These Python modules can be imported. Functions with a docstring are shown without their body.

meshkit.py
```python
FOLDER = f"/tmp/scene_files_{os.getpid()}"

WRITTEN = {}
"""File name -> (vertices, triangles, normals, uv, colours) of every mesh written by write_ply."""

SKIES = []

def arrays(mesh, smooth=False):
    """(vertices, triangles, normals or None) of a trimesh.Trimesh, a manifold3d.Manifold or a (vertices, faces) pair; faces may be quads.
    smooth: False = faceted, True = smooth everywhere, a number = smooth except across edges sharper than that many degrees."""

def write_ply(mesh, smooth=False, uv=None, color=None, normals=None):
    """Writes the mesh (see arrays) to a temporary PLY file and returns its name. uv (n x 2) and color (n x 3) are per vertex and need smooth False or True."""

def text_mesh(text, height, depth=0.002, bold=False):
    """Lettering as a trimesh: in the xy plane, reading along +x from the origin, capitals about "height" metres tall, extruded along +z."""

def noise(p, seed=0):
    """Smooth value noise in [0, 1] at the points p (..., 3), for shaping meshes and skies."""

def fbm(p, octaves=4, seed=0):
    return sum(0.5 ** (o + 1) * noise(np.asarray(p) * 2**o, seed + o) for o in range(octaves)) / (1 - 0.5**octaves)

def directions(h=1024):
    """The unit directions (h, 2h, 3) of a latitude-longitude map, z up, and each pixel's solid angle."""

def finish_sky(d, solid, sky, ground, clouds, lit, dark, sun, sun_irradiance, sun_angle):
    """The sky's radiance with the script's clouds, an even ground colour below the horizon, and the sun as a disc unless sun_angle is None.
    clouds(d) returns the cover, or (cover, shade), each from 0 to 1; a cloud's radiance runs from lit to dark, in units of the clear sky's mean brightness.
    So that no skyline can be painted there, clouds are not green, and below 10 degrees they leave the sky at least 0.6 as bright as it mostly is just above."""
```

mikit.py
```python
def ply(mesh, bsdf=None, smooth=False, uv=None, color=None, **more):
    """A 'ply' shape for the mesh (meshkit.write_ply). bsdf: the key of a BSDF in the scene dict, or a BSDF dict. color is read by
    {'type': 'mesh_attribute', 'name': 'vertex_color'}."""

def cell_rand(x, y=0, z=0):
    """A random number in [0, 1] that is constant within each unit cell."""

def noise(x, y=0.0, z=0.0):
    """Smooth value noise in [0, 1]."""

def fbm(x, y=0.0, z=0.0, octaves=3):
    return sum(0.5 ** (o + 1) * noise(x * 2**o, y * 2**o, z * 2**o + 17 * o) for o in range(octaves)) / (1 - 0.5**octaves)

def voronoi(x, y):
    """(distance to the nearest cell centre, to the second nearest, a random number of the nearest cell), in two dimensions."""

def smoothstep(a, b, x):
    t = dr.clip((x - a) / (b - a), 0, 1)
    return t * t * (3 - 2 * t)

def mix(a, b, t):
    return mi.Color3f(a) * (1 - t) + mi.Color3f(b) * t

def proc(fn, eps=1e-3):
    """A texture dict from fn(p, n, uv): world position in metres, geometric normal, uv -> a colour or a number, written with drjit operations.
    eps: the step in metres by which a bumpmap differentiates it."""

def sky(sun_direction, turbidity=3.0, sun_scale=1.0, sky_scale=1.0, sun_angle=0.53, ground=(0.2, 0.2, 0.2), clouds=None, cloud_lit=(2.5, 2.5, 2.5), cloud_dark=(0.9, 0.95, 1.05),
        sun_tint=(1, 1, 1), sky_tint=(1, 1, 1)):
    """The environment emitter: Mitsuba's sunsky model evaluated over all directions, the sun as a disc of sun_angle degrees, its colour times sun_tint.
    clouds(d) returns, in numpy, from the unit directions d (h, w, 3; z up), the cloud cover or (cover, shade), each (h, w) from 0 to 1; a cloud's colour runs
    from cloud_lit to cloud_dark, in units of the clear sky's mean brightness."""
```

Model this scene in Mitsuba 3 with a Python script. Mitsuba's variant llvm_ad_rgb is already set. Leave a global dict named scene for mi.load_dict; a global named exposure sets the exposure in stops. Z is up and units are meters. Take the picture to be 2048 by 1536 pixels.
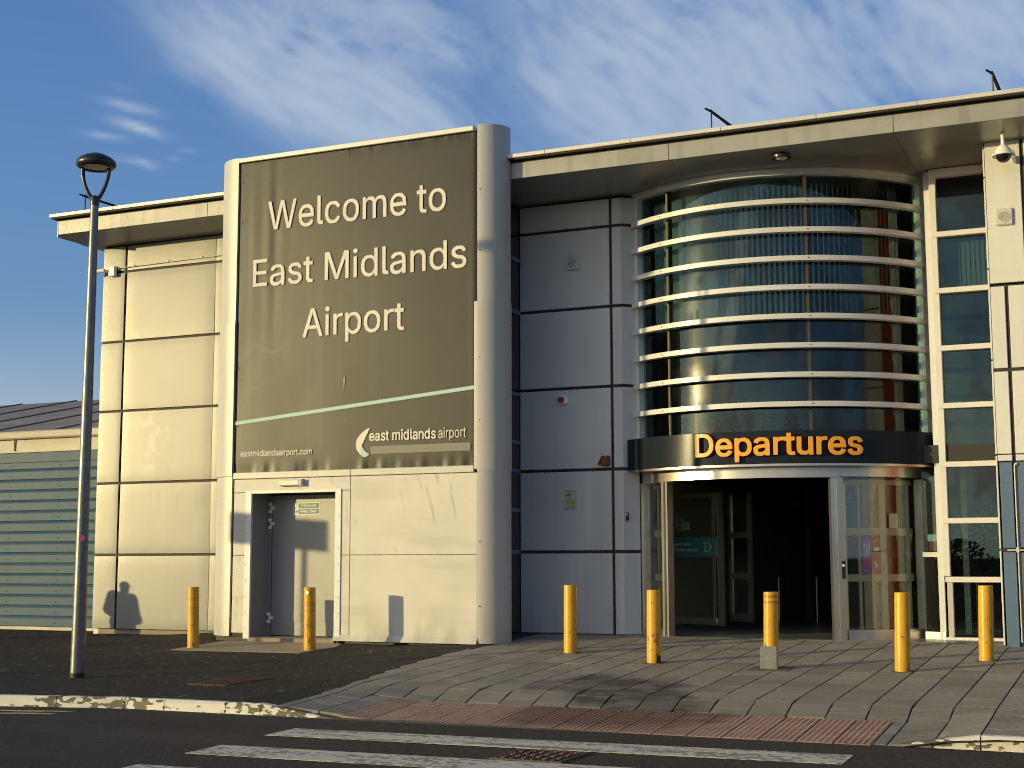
import math, random
import numpy as np, trimesh, shapely
import mitsuba as mi, drjit as dr
import mikit, meshkit
from mikit import proc, noise, fbm, voronoi, cell_rand, smoothstep, mix
from shapely.geometry import Polygon, box as sbox
T = mi.ScalarTransform4f
rng = np.random.default_rng(7)
random.seed(7)
scene, labels = {}, {}

# ------------------------------------------------------------------ camera, sky, exposure
EYE = np.array([0.0, 0.0, 1.7])
CR = np.array([0.90999, 0.41463, -0.00233]); CD = np.array([-0.05267, 0.11001, -0.99253]); CF = np.array([-0.41128, 0.90332, 0.12195])
scene['camera'] = {'type': 'perspective', 'fov': 2 * math.degrees(math.atan(1024 / 2850)), 'fov_axis': 'x', 'near_clip': 0.1, 'far_clip': 6000,
                   'to_world': T().look_at(origin=EYE.tolist(), target=(EYE + CF * 10).tolist(), up=(-CD).tolist())}
exposure = 2.8
SUN = np.array([-0.724, -0.690, 0.110]); SUN /= np.linalg.norm(SUN)


def clouds(d):
    x, y, z = d[..., 0], d[..., 1], np.maximum(d[..., 2], 0.02)
    az = np.degrees(np.arctan2(x, y)); el = np.degrees(np.arcsin(np.clip(d[..., 2], -1, 1)))
    A, Ee = (az + 24) * math.cos(math.radians(18)), el - 18

    def fb(p, q, o, seed, n=5):
        P = np.stack([p, q, 0 * p + o], -1)
        return sum(0.5 ** (k + 1) * meshkit.noise(P * 2 ** k, seed + k) for k in range(n)) / (1 - 0.5 ** n)

    def frame(tilt):
        t = math.radians(tilt)
        return A * math.cos(t) + Ee * math.sin(t), -A * math.sin(t) + Ee * math.cos(t)

    def blob(a0, e0, ra, re, tilt, hard=2.0):
        t = math.radians(tilt); da, de = (az - a0) * math.cos(math.radians(18)), el - e0
        p, q = da * math.cos(t) + de * math.sin(t), -da * math.sin(t) + de * math.cos(t)
        return np.exp(-((p / ra) ** 2 + (q / re) ** 2) ** (hard / 2))
    w1, w2 = fb(A * 0.22, Ee * 0.22, 2.0, 31, 2) - 0.5, fb(A * 0.22, Ee * 0.22, 7.0, 41, 2) - 0.5
    p, q = frame(-30); p, q = p + 2.0 * w1, q + 1.6 * w2
    sA = fb(p * 0.16, q * 0.42, 0.0, 1, 6); fA = fb(p * 0.75, q * 3.0, 4.0, 9, 5)
    p, q = frame(-42); p, q = p + 2.5 * w2, q + 2.0 * w1
    sB = fb(p * 0.17, q * 0.4, 3.0, 51, 6); fB = fb(p * 0.75, q * 2.8, 8.0, 61, 5)
    soft = fb(A * 0.3, Ee * 0.45, 5.0, 71, 5)
    mA = 0.8 * blob(-33.8, 20.8, 5.0, 2.5, -34) + 0.6 * blob(-32.4, 18.4, 5.0, 1.9, -27) + 0.6 * blob(-29.0, 17.2, 4.6, 1.5, -20) + 0.45 * blob(-35.6, 18.9, 2.0, 0.9, -30) + 0.25 * blob(-28, 21, 5, 2, -10)
    mA2 = 0.5 * blob(-27.6, 19.95, 1.6, 0.35, -10) + 0.35 * blob(-26.4, 20.9, 4.5, 0.7, -14)
    mB = 0.5 * blob(-22.6, 18.7, 1.6, 0.8, -30) + 0.8 * blob(-20.0, 18.6, 3.0, 2.4, -45) + 0.85 * blob(-16.2, 19.4, 5.6, 3.0, -14) + 0.65 * blob(-9.5, 20.0, 9.5, 3.0, -2) + 0.75 * blob(-2, 20.0, 10, 3.0, 4) + 0.6 * blob(-17.5, 16.6, 4.5, 1.5, -16) + 0.8 * blob(-18, 24, 12, 2.4, -4)
    cA = np.clip(mA + mA2, 0, 1.1) * np.clip(0.70 + 2.0 * (sA - 0.5) + 1.5 * (fA - 0.5) + 1.2 * (soft - 0.5), 0, 1.6)
    cB = np.clip(mB, 0, 1.1) * np.clip(0.64 + 1.3 * (sB - 0.5) + 1.15 * (fB - 0.5) + 0.9 * (soft - 0.5), 0, 1.5)
    puffs = sum(w * blob(*b) for w, b in ((0.8, (-39.55, 16.65, 0.95, 0.19, -13)), (0.65, (-39.9, 17.42, 0.95, 0.16, -10)), (0.6, (-39.25, 15.33, 0.5, 0.13, -10)), (0.4, (-40.85, 16.25, 0.75, 0.13, -4)),
                                              (0.3, (-40.2, 15.45, 0.5, 0.10, -6)), (0.3, (-38.3, 15.6, 0.4, 0.06, -8)), (0.25, (-37.6, 15.9, 0.5, 0.05, -8)), (0.22, (-40.3, 18.1, 0.5, 0.08, -4))))
    u, v = x / (z + 0.12) * 0.88 + y / (z + 0.12) * 0.47, -x / (z + 0.12) * 0.47 + y / (z + 0.12) * 0.88
    streak = fb(u * 0.9 + 0.5 * w1, v * 2.6 + 0.5 * w2, 0.0, 1)
    from_sun = np.degrees(np.arccos(np.clip(d @ SUN, -1, 1)))
    off = np.maximum(smooth((np.abs(az + 21) - 26) / 12), smooth((el - 24) / 8))          # the cirrus goes on all over the sky
    wide = off * (0.2 + 0.8 * smooth((streak - 0.36) / 0.28)) * smooth((el - 1) / 6) * (1 - 0.75 * smooth((el - 26) / 30)) * (0.26 + 0.66 * smooth((46 - from_sun) / 26))
    haze = 0.60 * smooth((10.5 - el) / 8.0) * (0.75 + 0.5 * soft)
    c = 1.05 * (1 - np.exp(-1.25 * np.maximum(cA, cB))) + puffs * np.clip(0.9 + 1.6 * (fA - 0.5), 0.2, 1.4)
    cover = np.clip(np.maximum(np.maximum(c * 0.8, wide), haze), 0, 0.85)
    return cover, smooth((from_sun - 35) / 60)


def smooth(t):
    t = np.clip(t, 0, 1)
    return t * t * (3 - 2 * t)


scene['sky'] = mikit.sky(SUN.tolist(), turbidity=3.0, sun_scale=1.0, sky_scale=1.0, clouds=clouds, cloud_lit=(9.5, 8.6, 6.6), cloud_dark=(2.25, 2.65, 3.15), sky_tint=(0.47, 0.72, 1.34), sun_tint=(0.80, 1.28, 2.72), ground=(0.12, 0.11, 0.1))

# ------------------------------------------------------------------ helpers
def key_for(name, parent=None):
    base = name if parent is None else parent + '__' + name
    k, n = base, 0
    while k in scene or k in used:
        n += 1; k = f'{base}_{n:03d}'
    used.add(k)
    return k


used = set()


def obj(name, mesh, mat, parent=None, smooth=False, label=None, kind=None, **more):
    k = key_for(name, parent)
    if isinstance(mesh, list):
        mesh = trimesh.util.concatenate(mesh)
    scene[k] = mikit.ply(mesh, mat, smooth=smooth, **more)
    e = {}
    if label: e['label'] = label
    if kind: e['kind'] = kind
    if e: labels[k] = e
    return k


def thing(name, label, cat, group=None):
    k = key_for(name)
    labels[k] = {'label': label, 'category': cat}
    if group: labels[k]['group'] = group
    return k


def tag(k, label, cat, group=None):
    labels.setdefault(k, {}).update({'label': label, 'category': cat})
    if group: labels[k]['group'] = group
    return k


def bx(x0, x1, y0, y1, z0, z1, b=0.0):
    """axis-aligned box, optionally with chamfered edges"""
    if b <= 0:
        m = trimesh.creation.box(extents=(x1 - x0, y1 - y0, z1 - z0)); m.apply_translation(((x0 + x1) / 2, (y0 + y1) / 2, (z0 + z1) / 2)); return m
    p = []
    for sx in (0, 1):
        for sy in (0, 1):
            for sz in (0, 1):
                c = np.array([(x0, x1)[sx], (y0, y1)[sy], (z0, z1)[sz]]); s = np.array([1 - 2 * sx, 1 - 2 * sy, 1 - 2 * sz]) * b
                for k in range(3):
                    q = c + s; q[k] = c[k]; p.append(q)
    return trimesh.convex.convex_hull(np.array(p))


def hull(pts):
    return trimesh.convex.convex_hull(np.array(pts, float))


def tube(path, r, n=12, cap=True):
    """swept round tube along points; r number or list"""
    P = np.array(path, float); m = len(P); r = np.full(m, r, float) if np.isscalar(r) else np.array(r, float)
    tg = np.gradient(P, axis=0); tg /= np.linalg.norm(tg, axis=1)[:, None]
    ref = np.array([0, 0, 1.0]) if abs(tg[0][2]) < 0.9 else np.array([1.0, 0, 0])
    V, F = [], []
    a = np.cross(tg[0], ref); a /= np.linalg.norm(a)
    for i in range(m):
        a = a - tg[i] * (a @ tg[i]); a /= np.linalg.norm(a); b = np.cross(tg[i], a)
        for k in range(n):
            t = 2 * math.pi * k / n; V.append(P[i] + r[i] * (a * math.cos(t) + b * math.sin(t)))
    for i in range(m - 1):
        for k in range(n):
            q, w = i * n + k, i * n + (k + 1) % n
            F += [[q, w, w + n], [q, w + n, q + n]]
    if cap:
        for i, rev in ((0, True), (m - 1, False)):
            V.append(P[i]); c = len(V) - 1
            for k in range(n):
                q, w = i * n + k, i * n + (k + 1) % n
                F.append([c, w, q] if rev else [c, q, w])
    t = trimesh.Trimesh(np.array(V), np.array(F), process=False); t.fix_normals(); return t


def lathe(prof, x=0, y=0, n=32):
    """profile [(r,z)...] from bottom to top"""
    m = trimesh.creation.revolve(np.array(prof, float), sections=n); m.apply_translation((x, y, 0)); m.fix_normals(); return m


def arc(cx, cy, r0, r1, a0, a1, z0, z1, n=24):
    """a bent bar between radii and angles (degrees, 0 = towards -y, positive towards +x)"""
    A = np.radians(np.linspace(a0, a1, n + 1)); V, F = [], []
    for t in A:
        s, c = math.sin(t), -math.cos(t)
        for r, z in ((r1, z0), (r1, z1), (r0, z1), (r0, z0)):
            V.append((cx + r * s, cy + r * c, z))
    for i in range(n):
        for k in range(4):
            q, w = i * 4 + k, i * 4 + (k + 1) % 4
            F += [[q, q + 4, w + 4], [q, w + 4, w]]
    F += [[0, 1, 2], [0, 2, 3], [n * 4, n * 4 + 2, n * 4 + 1], [n * 4, n * 4 + 3, n * 4 + 2]]
    m = trimesh.Trimesh(np.array(V), np.array(F), process=False); m.fix_normals(); return m


def arcsheet(cx, cy, r, a0, a1, z0, z1, n=48):
    A = np.radians(np.linspace(a0, a1, n + 1)); V, F = [], []
    for t in A:
        V += [(cx + r * math.sin(t), cy - r * math.cos(t), z0), (cx + r * math.sin(t), cy - r * math.cos(t), z1)]
    for i in range(n):
        q = 2 * i; F += [[q, q + 2, q + 3], [q, q + 3, q + 1]]
    return trimesh.Trimesh(np.array(V), np.array(F), process=False)


def grid(xs, ys, fz):
    X, Y = np.meshgrid(xs, ys); V = np.stack([X, Y, fz(X, Y)], -1).reshape(-1, 3); n, m = len(xs), len(ys); F = []
    i = np.arange((m - 1) * n).reshape(m - 1, n)[:, :-1].ravel()
    F = np.vstack([np.stack([i, i + 1, i + 1 + n], 1), np.stack([i, i + 1 + n, i + n], 1)])
    return trimesh.Trimesh(V, F, process=False)


def letters(text, height, depth, bold=False):
    """list of letter meshes in the xy plane (origin at the left end of the base line), one per glyph"""
    m = meshkit.text_mesh(text, height, depth, bold)
    bodies = sorted(m.split(only_watertight=False), key=lambda b: b.bounds[0][0]); out = []
    for b in bodies:
        x0, x1 = b.bounds[:, 0]
        if out and x0 < out[-1].bounds[1][0] - 0.55 * (x1 - x0): out[-1] = trimesh.util.concatenate([out[-1], b])
        else: out.append(b)
    return out


def wall_text(text, cap, x0, x1, zb, yf, depth=0.004, bold=False, zscale=1.0, fat=0.0):
    """letters standing on a wall that faces -y, scaled to run from x0 to x1 on base line zb"""
    L = letters(text, cap, depth, bold); a, b = min(l.bounds[0][0] for l in L), max(l.bounds[1][0] for l in L); s = (x1 - x0) / (b - a); out = []
    for l in L:
        if fat:
            fn = l.face_normals; k = np.abs(fn[:, 2]) < 0.5; acc = np.zeros((len(l.vertices), 2))
            for c in range(3): np.add.at(acc, l.faces[k][:, c], fn[k][:, :2])
            nr = np.linalg.norm(acc, axis=1, keepdims=True); l.vertices = l.vertices + np.c_[acc / np.maximum(nr, 1e-9) * fat, 0 * nr]
        v = l.vertices.copy(); l.vertices = np.stack([x0 + (v[:, 0] - a) * s, yf - v[:, 2], zb + v[:, 1] * zscale], 1); l.fix_normals(); out.append(l)
    return out


def flat(poly, yf, depth=0.004):
    """a shapely polygon in (x, z) as a thin plate on a wall facing -y: front at yf"""
    m = trimesh.creation.extrude_polygon(poly, depth); v = m.vertices.copy(); m.vertices = np.stack([v[:, 0], yf + v[:, 2], v[:, 1]], 1); m.fix_normals(); return m


# ------------------------------------------------------------------ materials
def rgb(*c): return {'type': 'rgb', 'value': list(c)}


def mat(name, base, rough=0.5, metal=0.0, spec=0.5, bump=None, bscale=1.0, two=True, **kw):
    b = {'type': 'principled', 'base_color': base if isinstance(base, dict) else rgb(*base), 'roughness': rough if not callable(rough) else proc(rough), 'metallic': metal, 'specular': spec, **kw}
    if bump is not None:
        b = {'type': 'bumpmap', 'arbitrary': {**proc(bump, 2e-3)}, 'bsdf': b, 'scale': bscale}
    scene[name] = {'type': 'twosided', 'bsdf': b} if two else b


def clad_col(p, n, uv):
    u = p.x + 0.6 * p.y
    streak = fbm(u * 5, p.z * 0.35, 3, 3)
    run = smoothstep(0.55, 0.8, fbm(u * 2.2, p.z * 0.12, 8, 2))
    big = fbm(u * 0.7, p.z * 0.7, 1, 2)
    cell = cell_rand(dr.floor((p.z - 0.33) / 1.495), dr.floor(p.x * 0.35), 2)
    foot = smoothstep(1.2, 0.3, p.z) * smoothstep(0.35, 0.7, fbm(u * 6, p.z * 2.5, 4, 3))
    v = 0.60 + 0.09 * (streak - 0.5) + 0.07 * (big - 0.5) - 0.085 * run + 0.03 * (cell - 0.5) - 0.07 * foot
    return mi.Color3f(v, v * (0.975 - 0.012 * run), v * (0.915 - 0.03 * run - 0.03 * foot))


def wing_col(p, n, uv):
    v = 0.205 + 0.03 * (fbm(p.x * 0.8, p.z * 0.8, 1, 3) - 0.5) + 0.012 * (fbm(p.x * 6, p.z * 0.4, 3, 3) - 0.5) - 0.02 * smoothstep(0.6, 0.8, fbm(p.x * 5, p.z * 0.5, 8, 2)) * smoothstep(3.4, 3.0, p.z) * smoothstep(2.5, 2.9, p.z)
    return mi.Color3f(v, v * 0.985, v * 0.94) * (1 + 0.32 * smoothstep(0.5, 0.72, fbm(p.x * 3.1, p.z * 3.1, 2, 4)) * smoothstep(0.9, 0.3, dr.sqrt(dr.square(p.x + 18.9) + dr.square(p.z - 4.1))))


def clad_rough(p, n, uv): return 0.44 + 0.14 * fbm(p.x * 1.7 + p.y, p.z * 1.1, 2, 3)
def clad_bump(p, n, uv): return 0.006 * noise(p.x * 1.0 + 3, p.z * 0.9, p.y * 0.5) + 0.0012 * fbm(p.x * 4, p.z * 4, p.y, 2)


mat('m_clad', proc(clad_col), clad_rough, 0.05, 0.3, bump=clad_bump)


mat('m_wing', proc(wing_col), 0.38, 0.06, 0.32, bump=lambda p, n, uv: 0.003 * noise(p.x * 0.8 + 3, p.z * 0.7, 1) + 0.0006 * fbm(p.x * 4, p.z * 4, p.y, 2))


def base_col(p, n, uv):      # scuffed panels at the foot of the sign tower
    s = fbm(p.x * 1.3, p.z * 1.3, 4, 4); sc = smoothstep(0.62, 0.75, fbm(p.x * 14 + p.z * 3, p.z * 2.2, 1, 3)) * smoothstep(0.45, 0.65, fbm(p.x * 1.1, p.z * 1.6, 9, 2))
    foot = smoothstep(1.1, 0.25, p.z) * smoothstep(0.3, 0.7, fbm(p.x * 3.2, p.z * 1.2, 5, 4))
    wipe = smoothstep(0.5, 0.8, fbm(p.x * 0.8, p.z * 5, 6, 3))
    v = 0.51 + 0.11 * (s - 0.5) - 0.14 * sc - 0.12 * foot - 0.05 * wipe
    return mi.Color3f(v, v * 0.965, v * (0.88 - 0.04 * foot))


mat('m_base', proc(base_col), 0.5, 0.05, 0.3, bump=clad_bump)


def col_col(p, n, uv):
    s = fbm(p.x * 3, p.z * 0.5, p.y * 3, 3); foot = smoothstep(1.0, 0.2, p.z) * fbm(p.x * 9, p.z * 3, p.y * 9, 3)
    v = 0.43 + 0.07 * (s - 0.5) - 0.1 * foot
    return mi.Color3f(v, v * 0.975, v * 0.92)


mat('m_column', proc(col_col), 0.44, 0.08, 0.4)
mat('m_frame', proc(lambda p, n, uv: mi.Color3f(0.60, 0.595, 0.58) * (0.93 + 0.12 * fbm(p.x * 3, p.z * 3, p.y * 3, 3))), 0.35, 0.0, 0.5)
mat('m_joint', (0.030, 0.021, 0.018), 0.7)
mat('m_dark', (0.012, 0.012, 0.013), 0.6)
mat('m_soffit', proc(lambda p, n, uv: mi.Color3f(0.26, 0.255, 0.25) * (0.9 + 0.2 * fbm(p.x * 0.6, p.y * 2, 1, 3))), 0.3, 0.45, 0.6)


def fascia_col(p, n, uv):
    s = fbm(p.x * 1.2, p.z * 4, 2, 3); run = smoothstep(0.55, 0.75, fbm(p.x * 6, p.z * 0.6, 7, 2))
    v = 0.29 + 0.06 * (s - 0.5) - 0.045 * run
    return mi.Color3f(v, v * 0.975, v * 0.91)


mat('m_fascia', proc(fascia_col), 0.42, 0.1, 0.4)
mat('m_roofedge', proc(lambda p, n, uv: mi.Color3f(0.54, 0.52, 0.48) * (0.85 + 0.25 * fbm(p.x * 2.5, p.y * 4, p.z * 8, 3))), 0.45, 0.2)


def banner_col(p, n, uv):
    s = fbm(p.x * 1.0, p.z * 0.6, 3, 4); run = smoothstep(0.5, 0.8, fbm(p.x * 4.5, p.z * 0.18, 5, 3)) * smoothstep(8.6, 6.2, p.z)
    left = smoothstep(-14.2, -15.6, p.x) * smoothstep(0.35, 0.75, fbm(p.x * 7, p.z * 0.5, 2, 3)) * smoothstep(4.0, 5.8, p.z) * smoothstep(7.4, 6.4, p.z)
    tide = smoothstep(0.06, 0.0, dr.abs(p.z - 5.75 - 0.35 * (p.x + 15) - 0.5 * (fbm(p.x * 1.4, 4, 1, 3) - 0.5))) * smoothstep(-14.4, -15.3, p.x) + 0.6 * smoothstep(0.07, 0.0, dr.abs(p.z - 5.0 - 0.22 * (p.x + 15) - 0.4 * (fbm(p.x * 1.1, 7, 1, 3) - 0.5))) * smoothstep(-14.4, -15.2, p.x)
    seam = smoothstep(0.02, 0.0, dr.abs(p.x + 13.25)) * 0.012
    weave = 0.006 * (noise(p.x * 160, p.z * 160, 1) - 0.5)
    v = 0.016 + 0.008 * (s - 0.5) + 0.010 * run - 0.016 * left + 0.022 * tide + seam + weave
    return mi.Color3f(v * 1.03, v * 0.965, v * 0.83)


mat('m_banner', proc(banner_col), lambda p, n, uv: 0.34 + 0.12 * fbm(p.x * 1.2, p.z * 0.7, 3, 3), 0.0, 0.36, bump=lambda p, n, uv: 0.0022 * noise(p.x * 1.0, p.z * 0.7, 2) + 0.0001 * noise(p.x * 30, p.z * 30, 1))
mat('m_letter', proc(lambda p, n, uv: mi.Color3f(0.60, 0.56, 0.49) * (0.9 + 0.2 * fbm(p.x * 3, p.z * 3, 1, 3))), 0.55)
mat('m_mint', (0.33, 0.52, 0.47), 0.55)
mat('m_patch', (0.17, 0.155, 0.135), 0.55)


def bollard_col(p, n, uv):
    g = dr.maximum(smoothstep(0.62, 0.68, fbm(p.x * 16 + p.y * 7, p.z * 9, p.y * 16, 3)) * smoothstep(0.95, 0.3, p.z), smoothstep(0.71, 0.76, fbm(p.x * 30 + 5, p.z * 22, p.y * 30, 3)) * 0.8) * 0.9
    c = mix((0.66, 0.335, 0.022), (0.1, 0.085, 0.07), g)
    return c * (0.86 + 0.24 * fbm(p.x * 5, p.z * 2.5, p.y * 5, 3)) * (1 - 0.25 * smoothstep(0.38, 0.15, p.z) * fbm(p.x * 20, p.z * 12, p.y * 20, 2))


mat('m_yellow', proc(bollard_col), 0.3, 0.0, 0.5)
mat('m_yellow_band', (0.40, 0.17, 0.015), 0.35)
mat('m_galv', proc(lambda p, n, uv: mi.Color3f(0.17, 0.175, 0.175) * (0.72 + 0.5 * voronoi(p.x * 30 + p.y * 17, p.z * 26)[2] * 0.6 + 0.25 * fbm(p.x * 6, p.z * 1.4, 2, 3))), 0.38, 0.65)
mat('m_lampblack', (0.022, 0.024, 0.024), 0.32, 0.1, 0.5)
mat('m_lens', (0.55, 0.54, 0.47), 0.35)


def chips(p, s, lo): return smoothstep(lo, lo + 0.1, noise(p.x * s, p.y * s, 3.0))


def road_col(p, n, uv):
    a = fbm(p.x * 0.5, p.y * 0.9, 2, 3); g = noise(p.x * 85, p.y * 85, 1); w = chips(p, 33, 0.85) * 0.075
    tyre = 0.010 * smoothstep(0.5, 0.75, fbm(p.x * 0.2, p.y * 1.3, 6, 3))
    seam = smoothstep(0.035, 0.0, dr.abs(p.y - 12.55 - 0.22 * (p.x + 12.3) + 0.12 * (noise(p.x * 2.5, 1, 1) - 0.5))) * smoothstep(-8.6, -9.6, p.x) * 0.018
    v = 0.034 + 0.014 * (a - 0.5) + 0.022 * (g - 0.5) + w * 0.7 + tyre * 0.6 + seam * 0.6
    return mi.Color3f(v * 1.22, v * 0.98, v * 0.73)


def path_col(p, n, uv):
    a = fbm(p.x * 0.6, p.y * 0.8, 4, 4); g = noise(p.x * 80, p.y * 80, 1); w = smoothstep(0.87, 0.93, noise(p.x * 17, p.y * 17, 3.0)) * 0.16
    patch = smoothstep(0.02, 0, dr.abs(p.y - 15.9 - 0.33 * (p.x + 11.2))) * smoothstep(-12.4, -12.2, p.x) * 0.02
    v = 0.030 + 0.012 * (a - 0.5) + 0.020 * (g - 0.5) + w * 0.8 - patch * 0.5
    return dr.maximum(mi.Color3f(v * 1.18, v, v * 0.73), 0.006)


def grain(p, n, uv): return 0.006 * noise(p.x * 45, p.y * 45, 2) + 0.004 * noise(p.x * 100, p.y * 100, 5)


mat('m_road', proc(road_col), 0.75, 0, 0.35, bump=grain)
mat('m_path', proc(path_col), 0.8, 0, 0.3, bump=grain)


def slab_fn(k):
    def f(p, n, uv):
        a = fbm(p.x * 1.6, p.y * 1.6, 7 + k, 4); g = noise(p.x * 60, p.y * 60, 4)
        d2 = dr.square((p.x + 6.3 + 0.55 * (p.y - 17.2)) / 1.25) + dr.square((p.y - 17.4) / 1.7)
        oil = smoothstep(1.2, 0.25, d2 + 1.6 * (fbm(p.x * 2.2, p.y * 1.4, 3, 4) - 0.5)) * (0.55 + 0.45 * smoothstep(0.3, 0.6, fbm(p.x * 3, p.y * 5, 1, 3)))
        gum = smoothstep(0.90, 0.94, noise(p.x * 6.1, p.y * 6.1, 8)) * 0.05
        v = (0.165, 0.182, 0.20)[k] + 0.075 * (a - 0.5) + 0.03 * (g - 0.5) + gum
        v = v * (1 - 0.68 * oil)
        return mi.Color3f(v * 1.08, v * 0.985, v * 0.80)
    return f


for k in range(3):
    mat(f'm_slab{k}', proc(slab_fn(k)), 0.72, 0, 0.35, bump=lambda p, n, uv: 0.003 * noise(p.x * 40, p.y * 40, 2) + 0.004 * noise(p.x * 3, p.y * 3, 2))
mat('m_mortar', proc(lambda p, n, uv: mi.Color3f(0.085, 0.07, 0.052) * (0.6 + 0.8 * fbm(p.x * 12, p.y * 12, 1, 3))), 0.9)
mat('m_bed', proc(lambda p, n, uv: mi.Color3f(0.014, 0.012, 0.010) * (0.6 + 0.9 * noise(p.x * 9, p.y * 9, 1))), 0.9)


def tactile_fn(k):
    def f(p, n, uv):
        a = fbm(p.x * 3, p.y * 3, 2 + k, 4)
        d2 = dr.square((p.x + 5.9) / 1.5) + dr.square((p.y - 16.0) / 1.6)
        oil = smoothstep(1.1, 0.35, d2 + 0.8 * (fbm(p.x * 3, p.y * 3, 5, 3) - 0.5))
        c = mix((0.285, 0.180, 0.140), (0.225, 0.135, 0.105), a) * (0.92 if k else 1.05)
        return mix(c, (0.085, 0.045, 0.037), oil * 0.8) * (0.9 + 0.2 * noise(p.x * 50, p.y * 50, 1))
    return f


for k in range(2): mat(f'm_tactile{k}', proc(tactile_fn(k)), 0.65, 0, 0.4)
mat('m_concrete', proc(lambda p, n, uv: mi.Color3f(0.265, 0.215, 0.145) * (0.7 + 0.55 * fbm(p.x * 2, p.y * 2, p.z * 2, 4) + 0.12 * (noise(p.x * 50, p.y * 50, p.z * 50) - 0.5))), 0.85)


def paint_col(p, n, uv):
    worn = smoothstep(0.46, 0.62, 0.6 * fbm(p.x * 1.1, p.y * 7, 3, 4) + 0.4 * noise(p.x * 22, p.y * 22, 1))
    return mix((0.50, 0.46, 0.365), (0.22, 0.195, 0.155), worn)


mat('m_paint', proc(paint_col), 0.6)
mat('m_yellowline', proc(lambda p, n, uv: mix((0.40, 0.30, 0.10), (0.12, 0.10, 0.07), smoothstep(0.5, 0.7, fbm(p.x * 3, p.y * 9, 1, 3)))), 0.6)


def kerb_col(p, n, uv):
    fl = fbm(p.x * 10, p.z * 22 + p.y * 5, 2, 5)
    big = fbm(p.x * 0.9, 4, 1, 2)
    worn = smoothstep(0.46, 0.51, fl + 0.55 * (big - 0.5) - 0.10 * smoothstep(-0.02, 0.01, p.z) - 0.07)
    moss = smoothstep(0.45, 0.6, fbm(p.x * 1.6, p.z * 4, 6, 3))
    return mix(mi.Color3f(0.60, 0.575, 0.51) * (0.86 + 0.2 * fbm(p.x * 5, p.y * 5, p.z * 9, 2)), mix((0.115, 0.098, 0.072), (0.085, 0.085, 0.05), moss), worn)


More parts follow.
